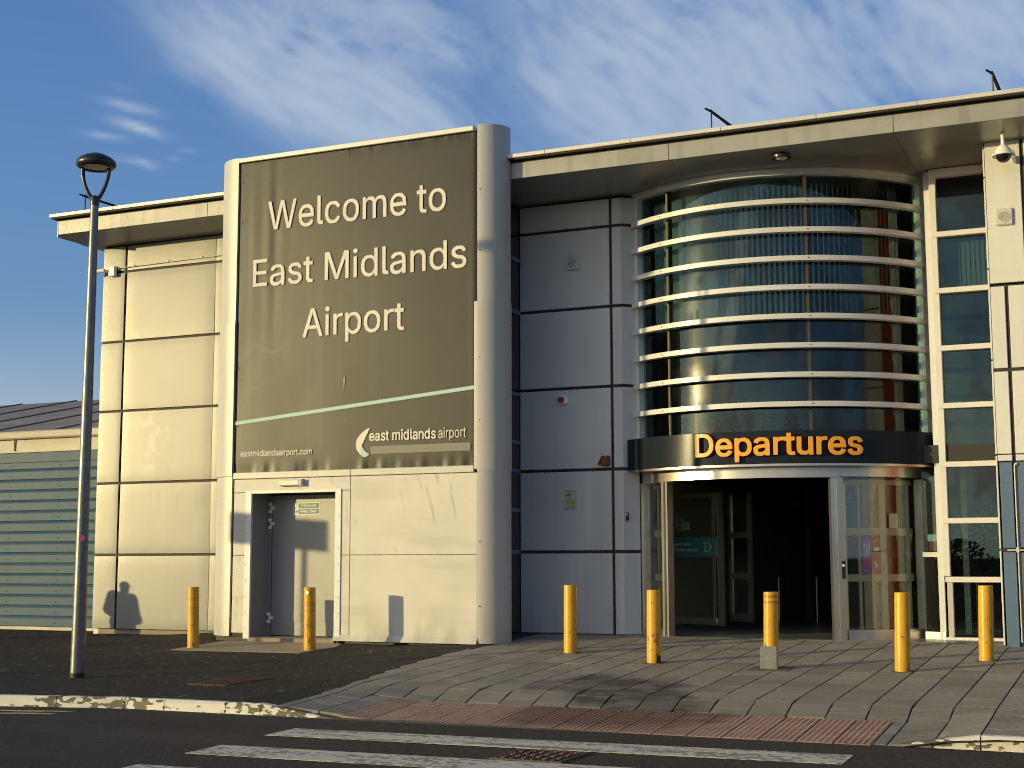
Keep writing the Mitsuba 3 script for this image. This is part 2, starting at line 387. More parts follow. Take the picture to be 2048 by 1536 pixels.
mat('m_kerb', proc(kerb_col), 0.7)
mat('m_iron', proc(lambda p, n, uv: mi.Color3f(0.075, 0.058, 0.045) * (0.7 + 0.6 * fbm(p.x * 7, p.y * 7, 1, 3))), 0.5, 0.5)
mat('m_rust', proc(lambda p, n, uv: mi.Color3f(0.115, 0.066, 0.038) * (0.7 + 0.6 * fbm(p.x * 7, p.y * 7, 1, 3))), 0.7, 0.2)
mat('m_steel', proc(lambda p, n, uv: mi.Color3f(0.56, 0.52, 0.46) * (0.85 + 0.25 * fbm(p.x * 9, p.z * 1.2, p.y * 9, 3))), 0.27, 0.9)
mat('m_navy', proc(lambda p, n, uv: mi.Color3f(0.016, 0.021, 0.030) * (0.85 + 0.3 * fbm(p.x * 1.5, p.z * 2, p.y, 3))), 0.22, 0.0, 0.07)
mat('m_blue', proc(lambda p, n, uv: mi.Color3f(0.030, 0.072, 0.125) * (0.84 + 0.3 * fbm(p.x * 0.9, p.z * 2, 3, 4))), 0.5, 0.0, 0.2)
mat('m_bluepanel', proc(lambda p, n, uv: mi.Color3f(0.085, 0.14, 0.235) * (0.93 + 0.14 * fbm(p.x * 3, p.z * 1.5, 3, 3))), 0.4, 0.0, 0.5)
mat('m_roof', proc(lambda p, n, uv: mi.Color3f(0.20, 0.18, 0.165) * (0.7 + 0.6 * fbm(p.x * 0.4, p.y * 1.2, 2, 4))), 0.6, 0.2)
mat('m_roofseam', (0.07, 0.062, 0.058), 0.6)
mat('m_cream', proc(lambda p, n, uv: mi.Color3f(0.45, 0.405, 0.32) * (0.75 + 0.45 * fbm(p.x * 1.5, p.z * 5, 2, 4))), 0.6)
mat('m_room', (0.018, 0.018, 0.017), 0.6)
mat('m_floor', (0.13, 0.125, 0.115), 0.3, 0, 0.5)
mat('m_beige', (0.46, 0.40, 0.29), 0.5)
mat('m_blind', (0.46, 0.48, 0.47), 0.6)
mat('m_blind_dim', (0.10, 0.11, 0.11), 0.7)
mat('m_mullion', (0.08, 0.062, 0.045), 0.5)
mat('m_red', (0.28, 0.028, 0.018), 0.45)
mat('m_door', proc(lambda p, n, uv: mi.Color3f(0.245, 0.245, 0.235) * (0.9 + 0.2 * fbm(p.x * 2, p.z * 1.3, 3, 3))), 0.42, 0.1)
mat('m_orange', (0.86, 0.36, 0.025), 0.35)
mat('m_white', (0.80, 0.79, 0.76), 0.4)
mat('m_green', (0.05, 0.14, 0.06), 0.45)
mat('m_signblue', (0.07, 0.10, 0.17), 0.45)
mat('m_teal', (0.05, 0.30, 0.28), 0.4)
mat('m_warnyellow', (0.55, 0.5, 0.06), 0.5)
mat('m_paper', (0.62, 0.62, 0.46), 0.6)
mat('m_greypaper', (0.45, 0.46, 0.44), 0.6)
mat('m_plastic', (0.50, 0.49, 0.44), 0.4)
mat('m_bell', (0.35, 0.03, 0.02), 0.35)
mat('m_socket', proc(lambda p, n, uv: mi.Color3f(0.20, 0.055, 0.03) * (0.7 + 0.6 * fbm(p.x * 20, p.z * 20, 1, 3))), 0.7)
mat('m_posterred', (0.30, 0.03, 0.035), 0.4)
mat('m_posterblue', (0.20, 0.17, 0.46), 0.4)
mat('m_pink', (0.9, 0.16, 0.30), 0.4)
mat('m_lilac', (0.72, 0.74, 0.9), 0.4)
mat('m_cloth', (0.03, 0.033, 0.042), 0.85)
mat('m_skin', (0.42, 0.26, 0.19), 0.5)
mat('m_foliage', (0.035, 0.045, 0.02), 0.8)
mat('m_bark', (0.07, 0.055, 0.04), 0.9)
scene['m_dust'] = {'type': 'twosided', 'bsdf': {'type': 'principled', 'base_color': rgb(0.03, 0.03, 0.028), 'roughness': 0.22, 'specular': 1.0, 'metallic': 0.0}}
scene['m_glass'] = {'type': 'blendbsdf', 'weight': proc(lambda p, n, uv: 0.02 + 0.07 * smoothstep(0.45, 0.75, fbm(p.x * 2.2 + p.y * 2.2, p.z * 1.3, 3, 4))),
                    'clear': {'type': 'thindielectric', 'int_ior': 1.8, 'specular_reflectance': rgb(0.52, 0.92, 1.0), 'specular_transmittance': rgb(0.58, 0.80, 0.78)}, 'dust': {'type': 'ref', 'id': 'm_dust'}}
scene['m_doorglass'] = {'type': 'thindielectric', 'int_ior': 1.6, 'specular_transmittance': rgb(0.80, 0.86, 0.80)}
scene['m_darkdome'] = {'type': 'twosided', 'bsdf': {'type': 'principled', 'base_color': rgb(0.01, 0.01, 0.01), 'roughness': 0.08, 'specular': 0.6}}

# ------------------------------------------------------------------ ground heights
ROADZ, KY = -0.136, 14.5


def st(a, b, x): return smooth((np.asarray(x, float) - a) / (b - a))


def crossing(X):
    X = np.asarray(X, float)
    return np.clip((X + 10.5) / 1.6, 0, 1) * (1 - st(-2.62, -1.7, X))


def H(X, Y):
    """height of the pavement: it rises gently to the building, dips to the road at the crossing"""
    X, Y = np.asarray(X, float), np.asarray(Y, float)
    plane = 0.05 * (np.minimum(Y, 24) - 17)
    kp = np.interp(Y, [14.5, 17.2], [-0.012, 0.012]); cp = np.interp(Y, [14.5, 16.4, 17.2], [-0.128, -0.088, 0.012])
    low = kp + (cp - kp) * crossing(X)
    z = np.where(Y > 17.2, plane, low)
    z = z - 0.10 * st(16.5, 19, -X) * st(21, 23.5, Y) - 0.10 * st(19.5, 22, -X) * st(23, 25, Y)
    return z - 0.05 * st(10.8, 12.5, -X) * st(17, 20, Y)


def warp(X, Y):      # the paving fans slightly towards the road
    return X * (1 - np.interp(Y, [14.5, 16.4, 17.2], [0.055, 0.022, 0.0]))


PE = np.array([(14.4, -9.72), (15.74, -9.95), (17.2, -10.29), (19.1, -10.55), (20.95, -10.66), (22.06, -10.47), (26, -10.4)])   # edge between asphalt and paving


def edge(Y): return np.interp(Y, PE[:, 0], PE[:, 1])


# far ground, road, asphalt pavement, paving
obj('ground', grid(np.linspace(-3000, 3000, 25), np.linspace(-3000, 3000, 25), lambda X, Y: 0 * X - 0.5), 'm_path', kind='structure', label='flat ground reaching to the horizon')
rx = np.unique(np.r_[np.linspace(-220, -20, 12), np.linspace(-20, 12, 65), np.linspace(12, 220, 12)]); ry = np.unique(np.r_[np.linspace(-160, 6, 12), np.linspace(6, 14.62, 36)])
obj('road', grid(rx, ry, lambda X, Y: ROADZ - 0.010 * np.sin(X * 0.7) * np.exp(-((Y - 13) / 1.5) ** 2) * 0.3), 'm_road', kind='structure', label='dark asphalt road in front of the terminal')
us, ys = np.unique(np.r_[np.linspace(0, 12, 60), np.linspace(12, 190, 14)]), np.unique(np.r_[np.linspace(14.55, 24, 60), np.linspace(24, 60, 6)])
U, YY = np.meshgrid(us, ys); g = grid(us, ys, lambda X, Y: 0 * X); XX = edge(YY) - U; kx = np.interp(XX, [-30, -16, -13.5, -12.1, -9], [-1.0, -0.75, -0.38, 0.0, 0.0]) * st(17, 14.6, YY)
g.vertices = np.stack([XX, YY + kx, H(XX, YY)], -1).reshape(-1, 3); g.invert()
obj('pavement', g, 'm_path', kind='structure', label='dark asphalt pavement left of the paved apron')
xs, ys = np.linspace(-10.9, 40, 110), np.unique(np.r_[np.linspace(14.56, 25, 60), 60])
g = grid(xs, ys, lambda X, Y: H(X, Y) - 0.022); v = g.vertices.copy(); keep = ~((v[:, 0] < edge(v[:, 1])) & (v[:, 1] < 30))
v[:, 0] = np.where(v[:, 0] < edge(v[:, 1]), edge(v[:, 1]), v[:, 0]); g.vertices = v
g.update_faces(g.area_faces > 1e-7)
paving = obj('paving', g, 'm_bed', kind='structure', label='grey concrete slab paving in front of the entrance')


def kerb_y(x): return float(np.interp(x, [-30, -18, -13.5, -12.1, -9, 0, 12], [12.9, 13.55, 14.08, 14.46, 14.5, 14.68, 14.8]))


def slab_mesh(x0, x1, y0, y1, gap=0.009, tilt=0.0013, gy=0.0045):
    P = np.array([(x0, y0), (x1, y0), (x1, y1), (x0, y1)]); c = P.mean(0); dz = rng.normal(0, tilt * 0.5) + rng.normal(0, tilt, 2) @ ((P - c) / 0.5).T
    gg = np.array([gap, gy]); out = P + np.sign(c - P) * gg; inn = P + np.sign(c - P) * (gg + 0.005)
    def lift(q, o): return np.c_[warp(q[:, 0], q[:, 1]), q[:, 1], H(q[:, 0], q[:, 1]) + dz + o]
    V = np.vstack([lift(inn, 0), lift(out, -0.005), lift(out, -0.045)]); F = [[0, 1, 2], [0, 2, 3]]
    for b in (0, 4):
        for k in range(4):
            q, w = b + k, b + (k + 1) % 4; F += [[q + 4, w + 4, w], [q + 4, w, q]]
    return trimesh.Trimesh(V, np.array(F), process=False)


SW, SL = 0.462, 0.60
TX0, TX1, TY1 = -9.33, -2.90, 16.35            # tactile field
rows = np.arange(14.62, 24.3, SL); slabs = []
for j, y0 in enumerate(rows):
    y1 = min(y0 + SL, 24.35)
    for i in range(-25, 12):
        x0, x1 = i * SW + 0.02, (i + 1) * SW + 0.02
        ya, yb = y0, y1
        off = ((i * 7919) % 3) * 0.13
        ya, yb = y0 + off * (j > 0), y1 + off
        ym = (ya + yb) / 2; xe = edge(ym) / (1 - float(np.interp(ym, [14.5, 16.4, 17.2], [0.055, 0.022, 0.0])))
        if x1 < xe + 0.05: continue
        x0c = max(x0, xe)
        if x0 > -0.6 and y1 < 99 and x0 > 3.0: continue
        if x1 > TX0 + 0.02 and x0 < TX1 - 0.02 and ya < TY1:
            if x0c < TX0 - 0.03: slabs.append((max(ya, kerb_y(x0) + 0.15), x0c, TX0, min(yb, TY1)))
            if x1 > TX1 + 0.03: slabs.append((max(ya, 14.62), TX1, x1, min(yb, TY1)))
            if yb <= TY1 + 0.08: continue
            ya = TY1
        if x1 < -9.2: ya = max(ya, kerb_y(x0) + 0.15)
        if x0 > -2.3 and ya < 14.86: ya = 14.86
        if yb - ya < 0.08: continue
        slabs.append((ya, x0c, x1, yb))
# the slabs nearest to the eye first; past 260 the rest is one part
def px_size(s): return -((s[2] - s[1]) * (s[3] - s[0])) / (s[0] ** 3) * (1.0 if -11 < s[1] < -0.09 * s[0] else 0.001)
slabs.sort(key=px_size); rest = []
for n, (ya, x0, x1, yb) in enumerate(slabs):
    m = slab_mesh(x0, x1, ya, yb)
    if n < 260: obj('slab', m, f'm_slab{rng.integers(3)}', paving)
    else: rest.append(m)
obj('far_slab', rest, 'm_slab0', paving, kind='stuff')
# tactile tiles with blisters
TW = (TX1 - TX0) / 16; TL = (TY1 - 14.56) / 4
bl = trimesh.creation.cone  # (unused name kept out of the loop)
hexa = np.array([(math.cos(t), math.sin(t)) for t in np.arange(6) * math.pi / 3])
for j in range(4):
    for i in range(16):
        x0, y0 = TX0 + i * TW, 14.56 + j * TL; parts = [slab_mesh(x0, x0 + TW, y0, y0 + TL, 0.008, 0.0015, 0.006)]; V, F = [], []
        for a in range(6):
            for b in range(6):
                px, py = x0 + (a + 0.5) * TW / 6, y0 + (b + 0.5) * TL / 6; k = len(V)
                for r, h in ((0.0155, -0.002), (0.0095, 0.0075)):
                    for q in hexa: V.append((px + r * q[0], py + r * q[1], h))
                F += [[k + t, k + (t + 1) % 6, k + 6 + (t + 1) % 6] for t in range(6)] + [[k + t, k + 6 + (t + 1) % 6, k + 6 + t] for t in range(6)] + [[k + 6, k + 6 + t, k + 7 + t] for t in range(1, 5)]
        V = np.array(V); V = np.c_[warp(V[:, 0], V[:, 1]), V[:, 1], V[:, 2] + H(V[:, 0], V[:, 1])]
        obj('tactile_tile', parts + [trimesh.Trimesh(V, np.array(F), process=False)], f'm_tactile{rng.integers(2)}', paving)
# kerb
kerb = thing('kerb', 'white painted kerb with flaking paint along the road edge', 'kerb'); labels[kerb] = {'kind': 'structure', 'label': 'white painted kerb with flaking paint along the road edge'}


def kerbstone(xa, xb, ya, yb, za, zb):
    d = np.array([xb - xa, yb - ya]); d /= np.linalg.norm(d); nrm = np.array([-d[1], d[0]]); pts = []
    for x, y, z, s in ((xa + d[0] * 0.006, ya + d[1] * 0.006, za, 1), (xb - d[0] * 0.006, yb - d[1] * 0.006, zb, -1)):
        for o, zz in ((0, -0.3), (0.14, -0.3), (0.0, ROADZ), (0.012, max(z - 0.03, ROADZ - 0.02)), (0.035, z), (0.14, z)):
            pts.append((x + nrm[0] * o, y + nrm[1] * o, zz))
    return hull(pts)


def kerb_y(x): return float(np.interp(x, [-30, -18, -13.5, -12.1, -9, 0, 12], [12.9, 13.55, 14.08, 14.46, 14.5, 14.68, 14.8]))


def kerb_z(x): return float(-0.004 - 0.128 * np.clip((x + 9.9) / 1.05, 0, 1) * np.clip((-1.72 - x) / 0.85, 0, 1))


kx_ = list(np.arange(-30.2, -10.5, 0.915)[:-1]) + [-11.3, -10.4, -9.9, -8.86] + list(np.linspace(-8.86, -2.6, 8)[1:]) + [-1.72] + list(np.arange(-0.8, 12, 0.915))
for xk, xn in zip(kx_[:-1], kx_[1:]):
    if xn - xk < 0.05: continue
    if not (-8.9 < xk < -2.7):
        obj('kerbstone', kerbstone(xk, xn, kerb_y(xk), kerb_y(xn), kerb_z(xk), kerb_z(xn)), 'm_kerb', kerb)
    else:
        obj('kerbstone', kerbstone(xk, xn, kerb_y(xk) - 0.02, kerb_y(xn) - 0.02, ROADZ + 0.010, ROADZ + 0.010), 'm_mortar', kerb)
# road markings
def sheet(pts, z): 
    m = trimesh.creation.extrude_polygon(Polygon(pts), 0.004); m.apply_translation((0, 0, z)); return m
zb = thing('zebra_crossing', 'worn off-white zebra stripes on the road', 'crossing'); labels[zb] = {'kind': 'structure', 'label': 'worn off-white zebra stripes painted on the dark road'}
for xa, xb, y0, y1, sk in ((-8.72, -2.74, 12.86, 13.5, 0.27), (-8.62, -2.74, 11.38, 12.02, 0.2), (-8.5, -2.74, 9.95, 10.6, 0.2), (-8.5, -2.74, 8.5, 9.15, 0.2), (-8.5, -2.74, 7.0, 7.65, 0.2)):
    obj('stripe', sheet([(xa, y0), (xb, y0 + sk), (xb - 0.02, y1 + sk), (xa - 0.04, y1)], ROADZ + 0.003), 'm_paint', zb)
yl = thing('double_yellow_line', 'x', 'x'); labels[yl] = {'kind': 'structure', 'label': 'pair of faded yellow lines beside the kerb at the left'}
for dy, xe in ((0.47, -12.2), (0.75, -12.25)):
    xs = np.linspace(-30, xe, 16); pts = [(x, kerb_y(x) - dy - 0.16 * 0 ) for x in xs]; obj('line', sheet(pts + [(x, y - 0.09) for x, y in pts[::-1]], ROADZ + 0.003), 'm_yellowline', yl)
# gully cover on the crossing and ribbed cover in the pavement
gc = thing('drain_grate', 'square worn iron drain cover set in the zebra crossing', 'drain cover')
cx, cy = -5.44, 12.57
obj('frame', [bx(cx - 0.36, cx + 0.36, cy - 0.36, cy - 0.32, ROADZ - 0.02, ROADZ + 0.012), bx(cx - 0.36, cx + 0.36, cy + 0.32, cy + 0.36, ROADZ - 0.02, ROADZ + 0.012), bx(cx - 0.36, cx - 0.32, cy - 0.32, cy + 0.32, ROADZ - 0.02, ROADZ + 0.012), bx(cx + 0.32, cx + 0.36, cy - 0.32, cy + 0.32, ROADZ - 0.02, ROADZ + 0.012)], 'm_iron', gc)
obj('cover', bx(cx - 0.318, cx + 0.318, cy - 0.318, cy + 0.318, ROADZ - 0.03, ROADZ + 0.0045), 'm_iron', gc)
for i in range(6):
    for j in range(6):
        b_ = bx(-0.036, 0.036, -0.017, 0.017, 0, 0.013, 0.004); b_.apply_transform(trimesh.transformations.rotation_matrix(math.radians(45 if (i + j) % 2 else -45), (0, 0, 1))); b_.apply_translation((cx - 0.26 + i * 0.104, cy - 0.26 + j * 0.104, ROADZ + 0.0045)); obj('tread', b_, 'm_rust', gc)
ic = thing('ribbed_cover', 'rust brown ribbed access cover set in the asphalt pavement', 'drain cover')
x0, x1, y0, y1 = -12.3, -11.68, 16.25, 17.45
def onpath(m):
    v = m.vertices.copy(); v[:, 2] += H(v[:, 0], v[:, 1]); m.vertices = v; return m
obj('plate', onpath(bx(x0, x1, y0, y1, -0.02, 0.004)), 'm_rust', ic)
for i in range(11): obj('rib', onpath(bx(x0 + 0.02 + i * 0.0545, x0 + 0.045 + i * 0.0545, y0 + 0.03, y1 - 0.03, 0.004, 0.014)), 'm_rust', ic)
# concrete pad at the fire door
pad = Polygon([(-15.98, 20.60), (-13.36, 20.68), (-13.22, 21.6), (-13.42, 22.13), (-15.9, 22.13)])
m = trimesh.creation.extrude_polygon(pad.segmentize(0.3), 0.05); v = m.vertices.copy(); v[:, 2] += H(v[:, 0], v[:, 1]) - 0.04; m.vertices = v
obj('door_pad', m, 'm_concrete', kind='structure', label='worn concrete pad in front of the fire door')

# ------------------------------------------------------------------ the terminal building
B = thing('terminal_building', 'airport terminal with silver metal panel walls, deep eave and curved glazed entrance', 'building')
def sub(n): return B + '__' + n
ZJ = [0.335, 1.828, 3.315, 4.83, 6.31, 7.815, 8.36]            # panel joints
def panels(parent, xs, zs, yf, gap=0.028, thin=(), material='m_clad', depth=0.05, back=True, dish=False):
    for a, b in zip(zs[:-1], zs[1:]):
        for i, (x0, x1) in enumerate(zip(xs[:-1], xs[1:])):
            ga, gb = (0.006 if i in thin else gap), (0.006 if i + 1 in thin else gap)
            if dish:
                n_, m_ = 18, 18; U_ = np.linspace(0, 1, n_); xs_, zs_ = x0 + ga + (x1 - gb - x0 - ga) * U_, a + gap + (b - a - 2 * gap) * U_
                X_, Z_ = np.meshgrid(xs_, zs_); ex = np.minimum(X_ - xs_[0], xs_[-1] - X_); ez = np.minimum(Z_ - zs_[0], zs_[-1] - Z_)
                g_ = grid(xs_, zs_, lambda q, w: 0 * q); dd_ = 0.006 * np.exp(-ex / 0.07) + 0.006 * np.exp(-ez / 0.09) + rng.uniform(-0.006, 0.006) * (X_ - X_.mean()) + rng.uniform(-0.006, 0.006) * (Z_ - Z_.mean())
                g_.vertices = np.stack([X_, yf + dd_, Z_], -1).reshape(-1, 3)
                obj('wall_panel', [g_, bx(xs_[0], xs_[-1], yf + 0.022, yf + depth, zs_[0], zs_[-1])], material, parent, smooth=40)
                continue
            obj('wall_panel', bx(x0 + ga, x1 - gb, yf, yf + depth, a + gap, b - gap, 0.006), material, parent)
    if back: obj('backing', bx(xs[0] + 0.03, xs[-1] - 0.005, yf + depth - 0.012, yf + depth + 0.12, zs[0] + 0.02, zs[-1] - 0.002), 'm_joint', parent)
YL = 23.72
lw = sub('left_wing')
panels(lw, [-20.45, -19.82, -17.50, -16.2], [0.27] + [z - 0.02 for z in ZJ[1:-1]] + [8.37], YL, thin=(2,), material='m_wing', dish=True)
obj('plinth', bx(-20.3, -15.9, YL + 0.06, YL + 0.4, 0.0, 0.28), 'm_concrete', lw)
obj('end_wall', bx(-20.43, -20.30, YL + 0.06, 40, 0.0, 8.36), 'm_clad', lw)
# sign tower
YF = 22.156; tw = sub('sign_tower')
XL, XR = -15.86, -10.75
def quarter(xc, r, sgn, z0, z1, grow=0.0, n=14, back=1.3):
    pts = [(xc, YF + 0.12)] ; r = r + grow
    pts = [(xc - sgn * 0.004, YF - grow)]
    for t in np.linspace(0, math.pi / 2, n): pts.append((xc + sgn * r * math.sin(t), YF + r - grow - r * math.cos(t)))
    pts += [(xc + sgn * r, YF + back), (xc - sgn * 0.004, YF + back)]
    m = trimesh.creation.extrude_polygon(Polygon(pts), z1 - z0); m.apply_translation((0, 0, z0)); return m
for i, (a, b, gr) in enumerate(((0.30, 3.245, 0.0), (3.252, 6.19, 0.03), (6.197, 9.385, 0.0))):
    obj('column', quarter(XL + 0.0, 0.66, -1, a, b, gr * 0.5), 'm_column', tw, smooth=25)
    m = quarter(XR, 0.43, 1, a - 0.03, b, 0.0 if i != 1 else 0.012, back=0.47)
    if i == 1: m = trimesh.util.concatenate([m, bx(XR - 0.06, XR, YF - 0.012, YF + 0.1, a, b)])
    obj('column', m, 'm_column', tw, smooth=25)
obj('core', bx(XL + 0.005, XR - 0.005, YF + 0.75, YF + 1.3, 3.1, 9.3), 'm_joint', tw)
obj('top_trim', bx(XL + 0.004, XR - 0.07, YF - 0.03, YF + 0.46, 9.275, 9.37, 0.01), 'm_roofedge', tw)
obj('bottom_trim', bx(XL + 0.03, -13.285, YF - 0.018, YF + 0.06, 3.195, 3.315, 0.008), 'm_column', tw)
obj('bottom_trim', bx(-13.28, XR - 0.064, YF - 0.018, YF + 0.06, 3.195, 3.315, 0.008), 'm_column', tw)
obj('side_gap', bx(XL + 0.002, XL + 0.045, YF + 0.05, YF + 0.07, 0.3, 9.27), 'm_joint', tw)
DX0, DX1, DZ1 = -15.40, -13.59, 2.915
def bpanel(x0, x1, z0, z1): obj('wall_panel', bx(x0 + 0.005, x1 - 0.005, YF, YF + 0.05, z0 + 0.004, z1 - 0.004, 0.004), 'm_base', tw)
bpanel(XL + 0.05, DX0, 0.36, 1.78); bpanel(XL + 0.05, DX0, 1.78, 2.94); bpanel(XL + 0.05, -13.283, 2.94, 3.19)
bpanel(DX1, -13.283, 0.36, 1.78); bpanel(DX1, -13.283, 1.78, 2.94)
bpanel(-13.283, XR - 0.0, 0.36, 1.78); bpanel(-13.283, XR - 0.0, 1.78, 3.19)
obj('backing', bx(-13.4, XR - 0.02, YF + 0.045, YF + 0.3, 0.3, 3.19), 'm_joint', tw)
obj('backing', bx(XL + 0.05, DX0 - 0.002, YF + 0.045, YF + 0.3, 0.3, 3.19), 'm_joint', tw)
obj('kick_flashing', hull([(x, y, z) for x in (-13.60, XR - 0.004) for y, z in ((YF - 0.008, 0.37), (YF + 0.03, 0.37), (YF - 0.008, 0.30), (YF - 0.05, 0.262), (YF + 0.03, 0.262))]), 'm_base', tw)
obj('base_wall', bx(-13.4, XR + 0.2, YF + 0.06, YF + 0.3, 0.05, 0.30), 'm_dark', tw)
obj('base_wall', bx(XL - 0.35, XL + 0.4, YF + 0.1, YF + 0.5, 0.1, 0.31), 'm_dark', tw)
for x, z in [(-10.70, z) for z in (0.9, 2.0, 4.1, 5.2, 7.1, 8.2)] + [(-15.83 + 0.02, z) for z in (1.0, 2.2, 4.2, 5.3, 7.2, 8.1, 8.9)]:
    obj('rivet', trimesh.creation.icosphere(1, 0.013).apply_translation((x, YF - 0.004, z)), 'm_joint', tw)
# the tower's glazed side, seen past the column
sx = -10.87
obj('side_glass', bx(sx - 0.02, sx - 0.012, YF + 0.8, 24.25, 0.3, 8.35), 'm_darkdome', tw)
for z in (1.83, 2.6, 3.32, 3.85, 4.75, 6.3, 7.3): obj('side_rail', bx(sx - 0.012, sx + 0.03, YF + 0.8, 24.2, z - 0.035, z + 0.035), 'm_bluepanel', tw)
obj('side_wall', bx(sx - 0.3, sx - 0.022, YF + 1.3, 24.4, 0.1, 8.36), 'm_joint', tw)
# fire door
fd = sub('fire_door'); YD = YF + 0.56
for x0, x1, z0, z1 in ((DX0 - 0.135, DX0, 0.26, 2.972), (DX1, DX1 + 0.125, 0.26, 2.972), (DX0, DX1, DZ1, 2.972)):
    obj('surround', bx(x0, x1, YF - 0.022, YF + 0.03, z0, z1, 0.004), 'm_frame', fd)
obj('reveal', bx(DX0 - 0.06, DX0, YF + 0.03, YD + 0.1, 0.2, DZ1), 'm_door', fd)
obj('reveal', bx(DX1, DX1 + 0.06, YF + 0.03, YD + 0.1, 0.2, DZ1), 'm_door', fd)
obj('reveal', bx(DX0 - 0.06, DX1 + 0.06, YF + 0.031, YD + 0.1, DZ1 + 0.002, DZ1 + 0.06), 'm_joint', fd)
obj('threshold', bx(DX0, DX1, YF - 0.02, YD + 0.1, 0.1, 0.285), 'm_concrete', fd)
obj('backing', bx(DX0 + 0.001, DX1 - 0.001, YD + 0.05, YD + 0.1, 0.286, DZ1 - 0.001), 'm_dark', fd)
obj('frame', [bx(DX0 + 0.003, DX0 + 0.07, YD - 0.005, YD + 0.05, 0.287, 2.88), bx(DX0 + 0.003, DX1 - 0.003, YD - 0.005, YD + 0.05, 2.83, 2.90)], 'm_door', fd)
obj('leaf', bx(DX0 + 0.085, DX1 - 0.01, YD, YD + 0.045, 0.30, 2.825, 0.004), 'm_door', fd)
obj('leaf_panel', bx(DX0 + 0.19, DX1 - 0.012, YD - 0.008, YD - 0.001, 0.56, 2.75, 0.003), 'm_door', fd)
for z in (2.67, 2.37, 0.62):
    obj('hinge', [bx(DX0 + 0.02, DX0 + 0.085, YD - 0.06, YD - 0.006, z + 0.035, z + 0.10, 0.006), bx(DX0 + 0.02, DX0 + 0.085, YD - 0.06, YD - 0.006, z - 0.10, z - 0.035, 0.006), bx(DX0 + 0.06, DX0 + 0.15, YD - 0.055, YD - 0.009, z - 0.03, z + 0.03, 0.006)], 'm_white', fd)
for k in range(9):
    z = 0.45 + k * 0.29
    for x in (DX0 - 0.10, DX1 + 0.09): obj('screw', trimesh.creation.icosphere(1, 0.009).apply_translation((x, YF - 0.023, z)), 'm_joint', fd)
# recess wall
YR = 24.25; rw = sub('recess_wall')
panels(rw, [-10.90, -9.04, -8.80], ZJ, YR)
for a, b in zip(ZJ[:-1], ZJ[1:]):
    obj('return_panel', hull([(x, y, z) for x, y in ((-8.826, YR + 0.003), (-8.60, YR + 0.20), (-8.63, YR + 0.24), (-8.83, YR + 0.05)) for z in (a + 0.028, b - 0.028)]), 'm_clad', rw)
obj('return_backing', hull([(x, y, z) for x, y in ((-8.83, YR + 0.03), (-8.60, YR + 0.23), (-8.60, YR + 0.4), (-8.85, YR + 0.2)) for z in (0.34, 8.35)]), 'm_joint', rw)
# right wing
YW = 23.60; rg = sub('right_wing')
panels(rg, [-2.36, -1.77, 1.5], [6.03, 8.40], YW)
panels(rg, [-2.36, -2.09, -0.6, 1.5], [3.30, 4.66, 6.03], YW)
for k in range(4):
    panels(rg, [1.5 + 3 * k, 4.5 + 3 * k], [3.30, 4.66, 6.03, 8.40], YW)
for x0, x1 in ((-2.33, -2.115), (-2.062, 13)): obj('drip_strip', bx(x0, x1, YW - 0.012, YW + 0.05, 3.215, 3.31, 0.005), 'm_frame', rg)
for z0, z1 in ((0.29, 1.79), (1.855, 3.20)):
    obj('blue_panel', bx(-2.315, -2.125, YW + 0.035, YW + 0.085, z0, z1, 0.006), 'm_bluepanel', rg, label='slate blue cladding panel')
    for x0, x1 in ((-2.055, 0.4), (0.45, 3.0), (3.05, 6.0), (6.05, 13.0)): obj('blue_panel', bx(x0, x1, YW + 0.035, YW + 0.085, z0, z1, 0.006), 'm_bluepanel', rg, label='slate blue cladding panel')
obj('backing', bx(-2.32, 13, YW + 0.072, YW + 0.2, 0.2, 3.31), 'm_joint', rg)
obj('cable_pipe', [tube([(-2.09, YW + 0.01, 0.4), (-2.09, YW + 0.01, 3.15)], 0.012), tube([(-2.25, YW + 0.015, 1.82), (-1.4, YW + 0.015, 1.82)], 0.014), bx(-2.115, -2.065, YW - 0.012, YW + 0.03, 1.78, 1.87, 0.01), tube([(-2.09, YW + 0.01, 3.15), (-2.05, YW + 0.01, 3.17)], 0.02)], 'm_plastic', rg, smooth=40)
# return face of the right wing, beside the window strip: silver with one red strip (seen only as a reflection)
for a, b in zip(ZJ[:-1], ZJ[1:]):
    obj('side_panel', bx(-2.372, -2.345, YW + 0.06, 24.39, a + 0.015, b - 0.015, 0.004), 'm_clad', rg)
obj('red_strip', bx(-2.376, -2.345, 24.40, 24.93, 0.36, 8.35, 0.004), 'm_red', rg, label='red cladding strip')
obj('side_wall', bx(-2.344, -2.2, YW + 0.13, 26, 0.1, 8.36), 'm_joint', rg)
# roof: fascia, lip, soffit
rf = sub('roof'); YE = 22.63
ends = [-20.72, -16.93, -10.6, -7.36, -3.6, 0.2, 4.0, 8.0, 13.0]
for a, b in zip(ends[:-1], ends[1:]):
    obj('fascia_panel', bx(a + 0.004, b - 0.004, YE, YE + 0.03, 8.45, 8.735, 0.004), 'm_fascia', rf)
    obj('soffit_panel', hull([(x, y, z) for x in (a + 0.004, b - 0.004) for y, z in ((YE + 0.031, 8.452), (YE + 0.031, 8.47), (23.42, 8.372), (23.42, 8.39))]), 'm_soffit', rf)
    obj('soffit_panel', bx(a + 0.004, b - 0.004, 23.425, 25.4, 8.375, 8.39), 'm_soffit', rf)
lipx = np.r_[-20.86, np.arange(-19.2, 13, 1.6), 13.0]
for a, b in zip(lipx[:-1], lipx[1:]):
    obj('roof_lip', bx(a + 0.002, b - 0.002, YE - 0.13, YE + 0.25, 8.80, 8.872, 0.006), 'm_roofedge', rf)
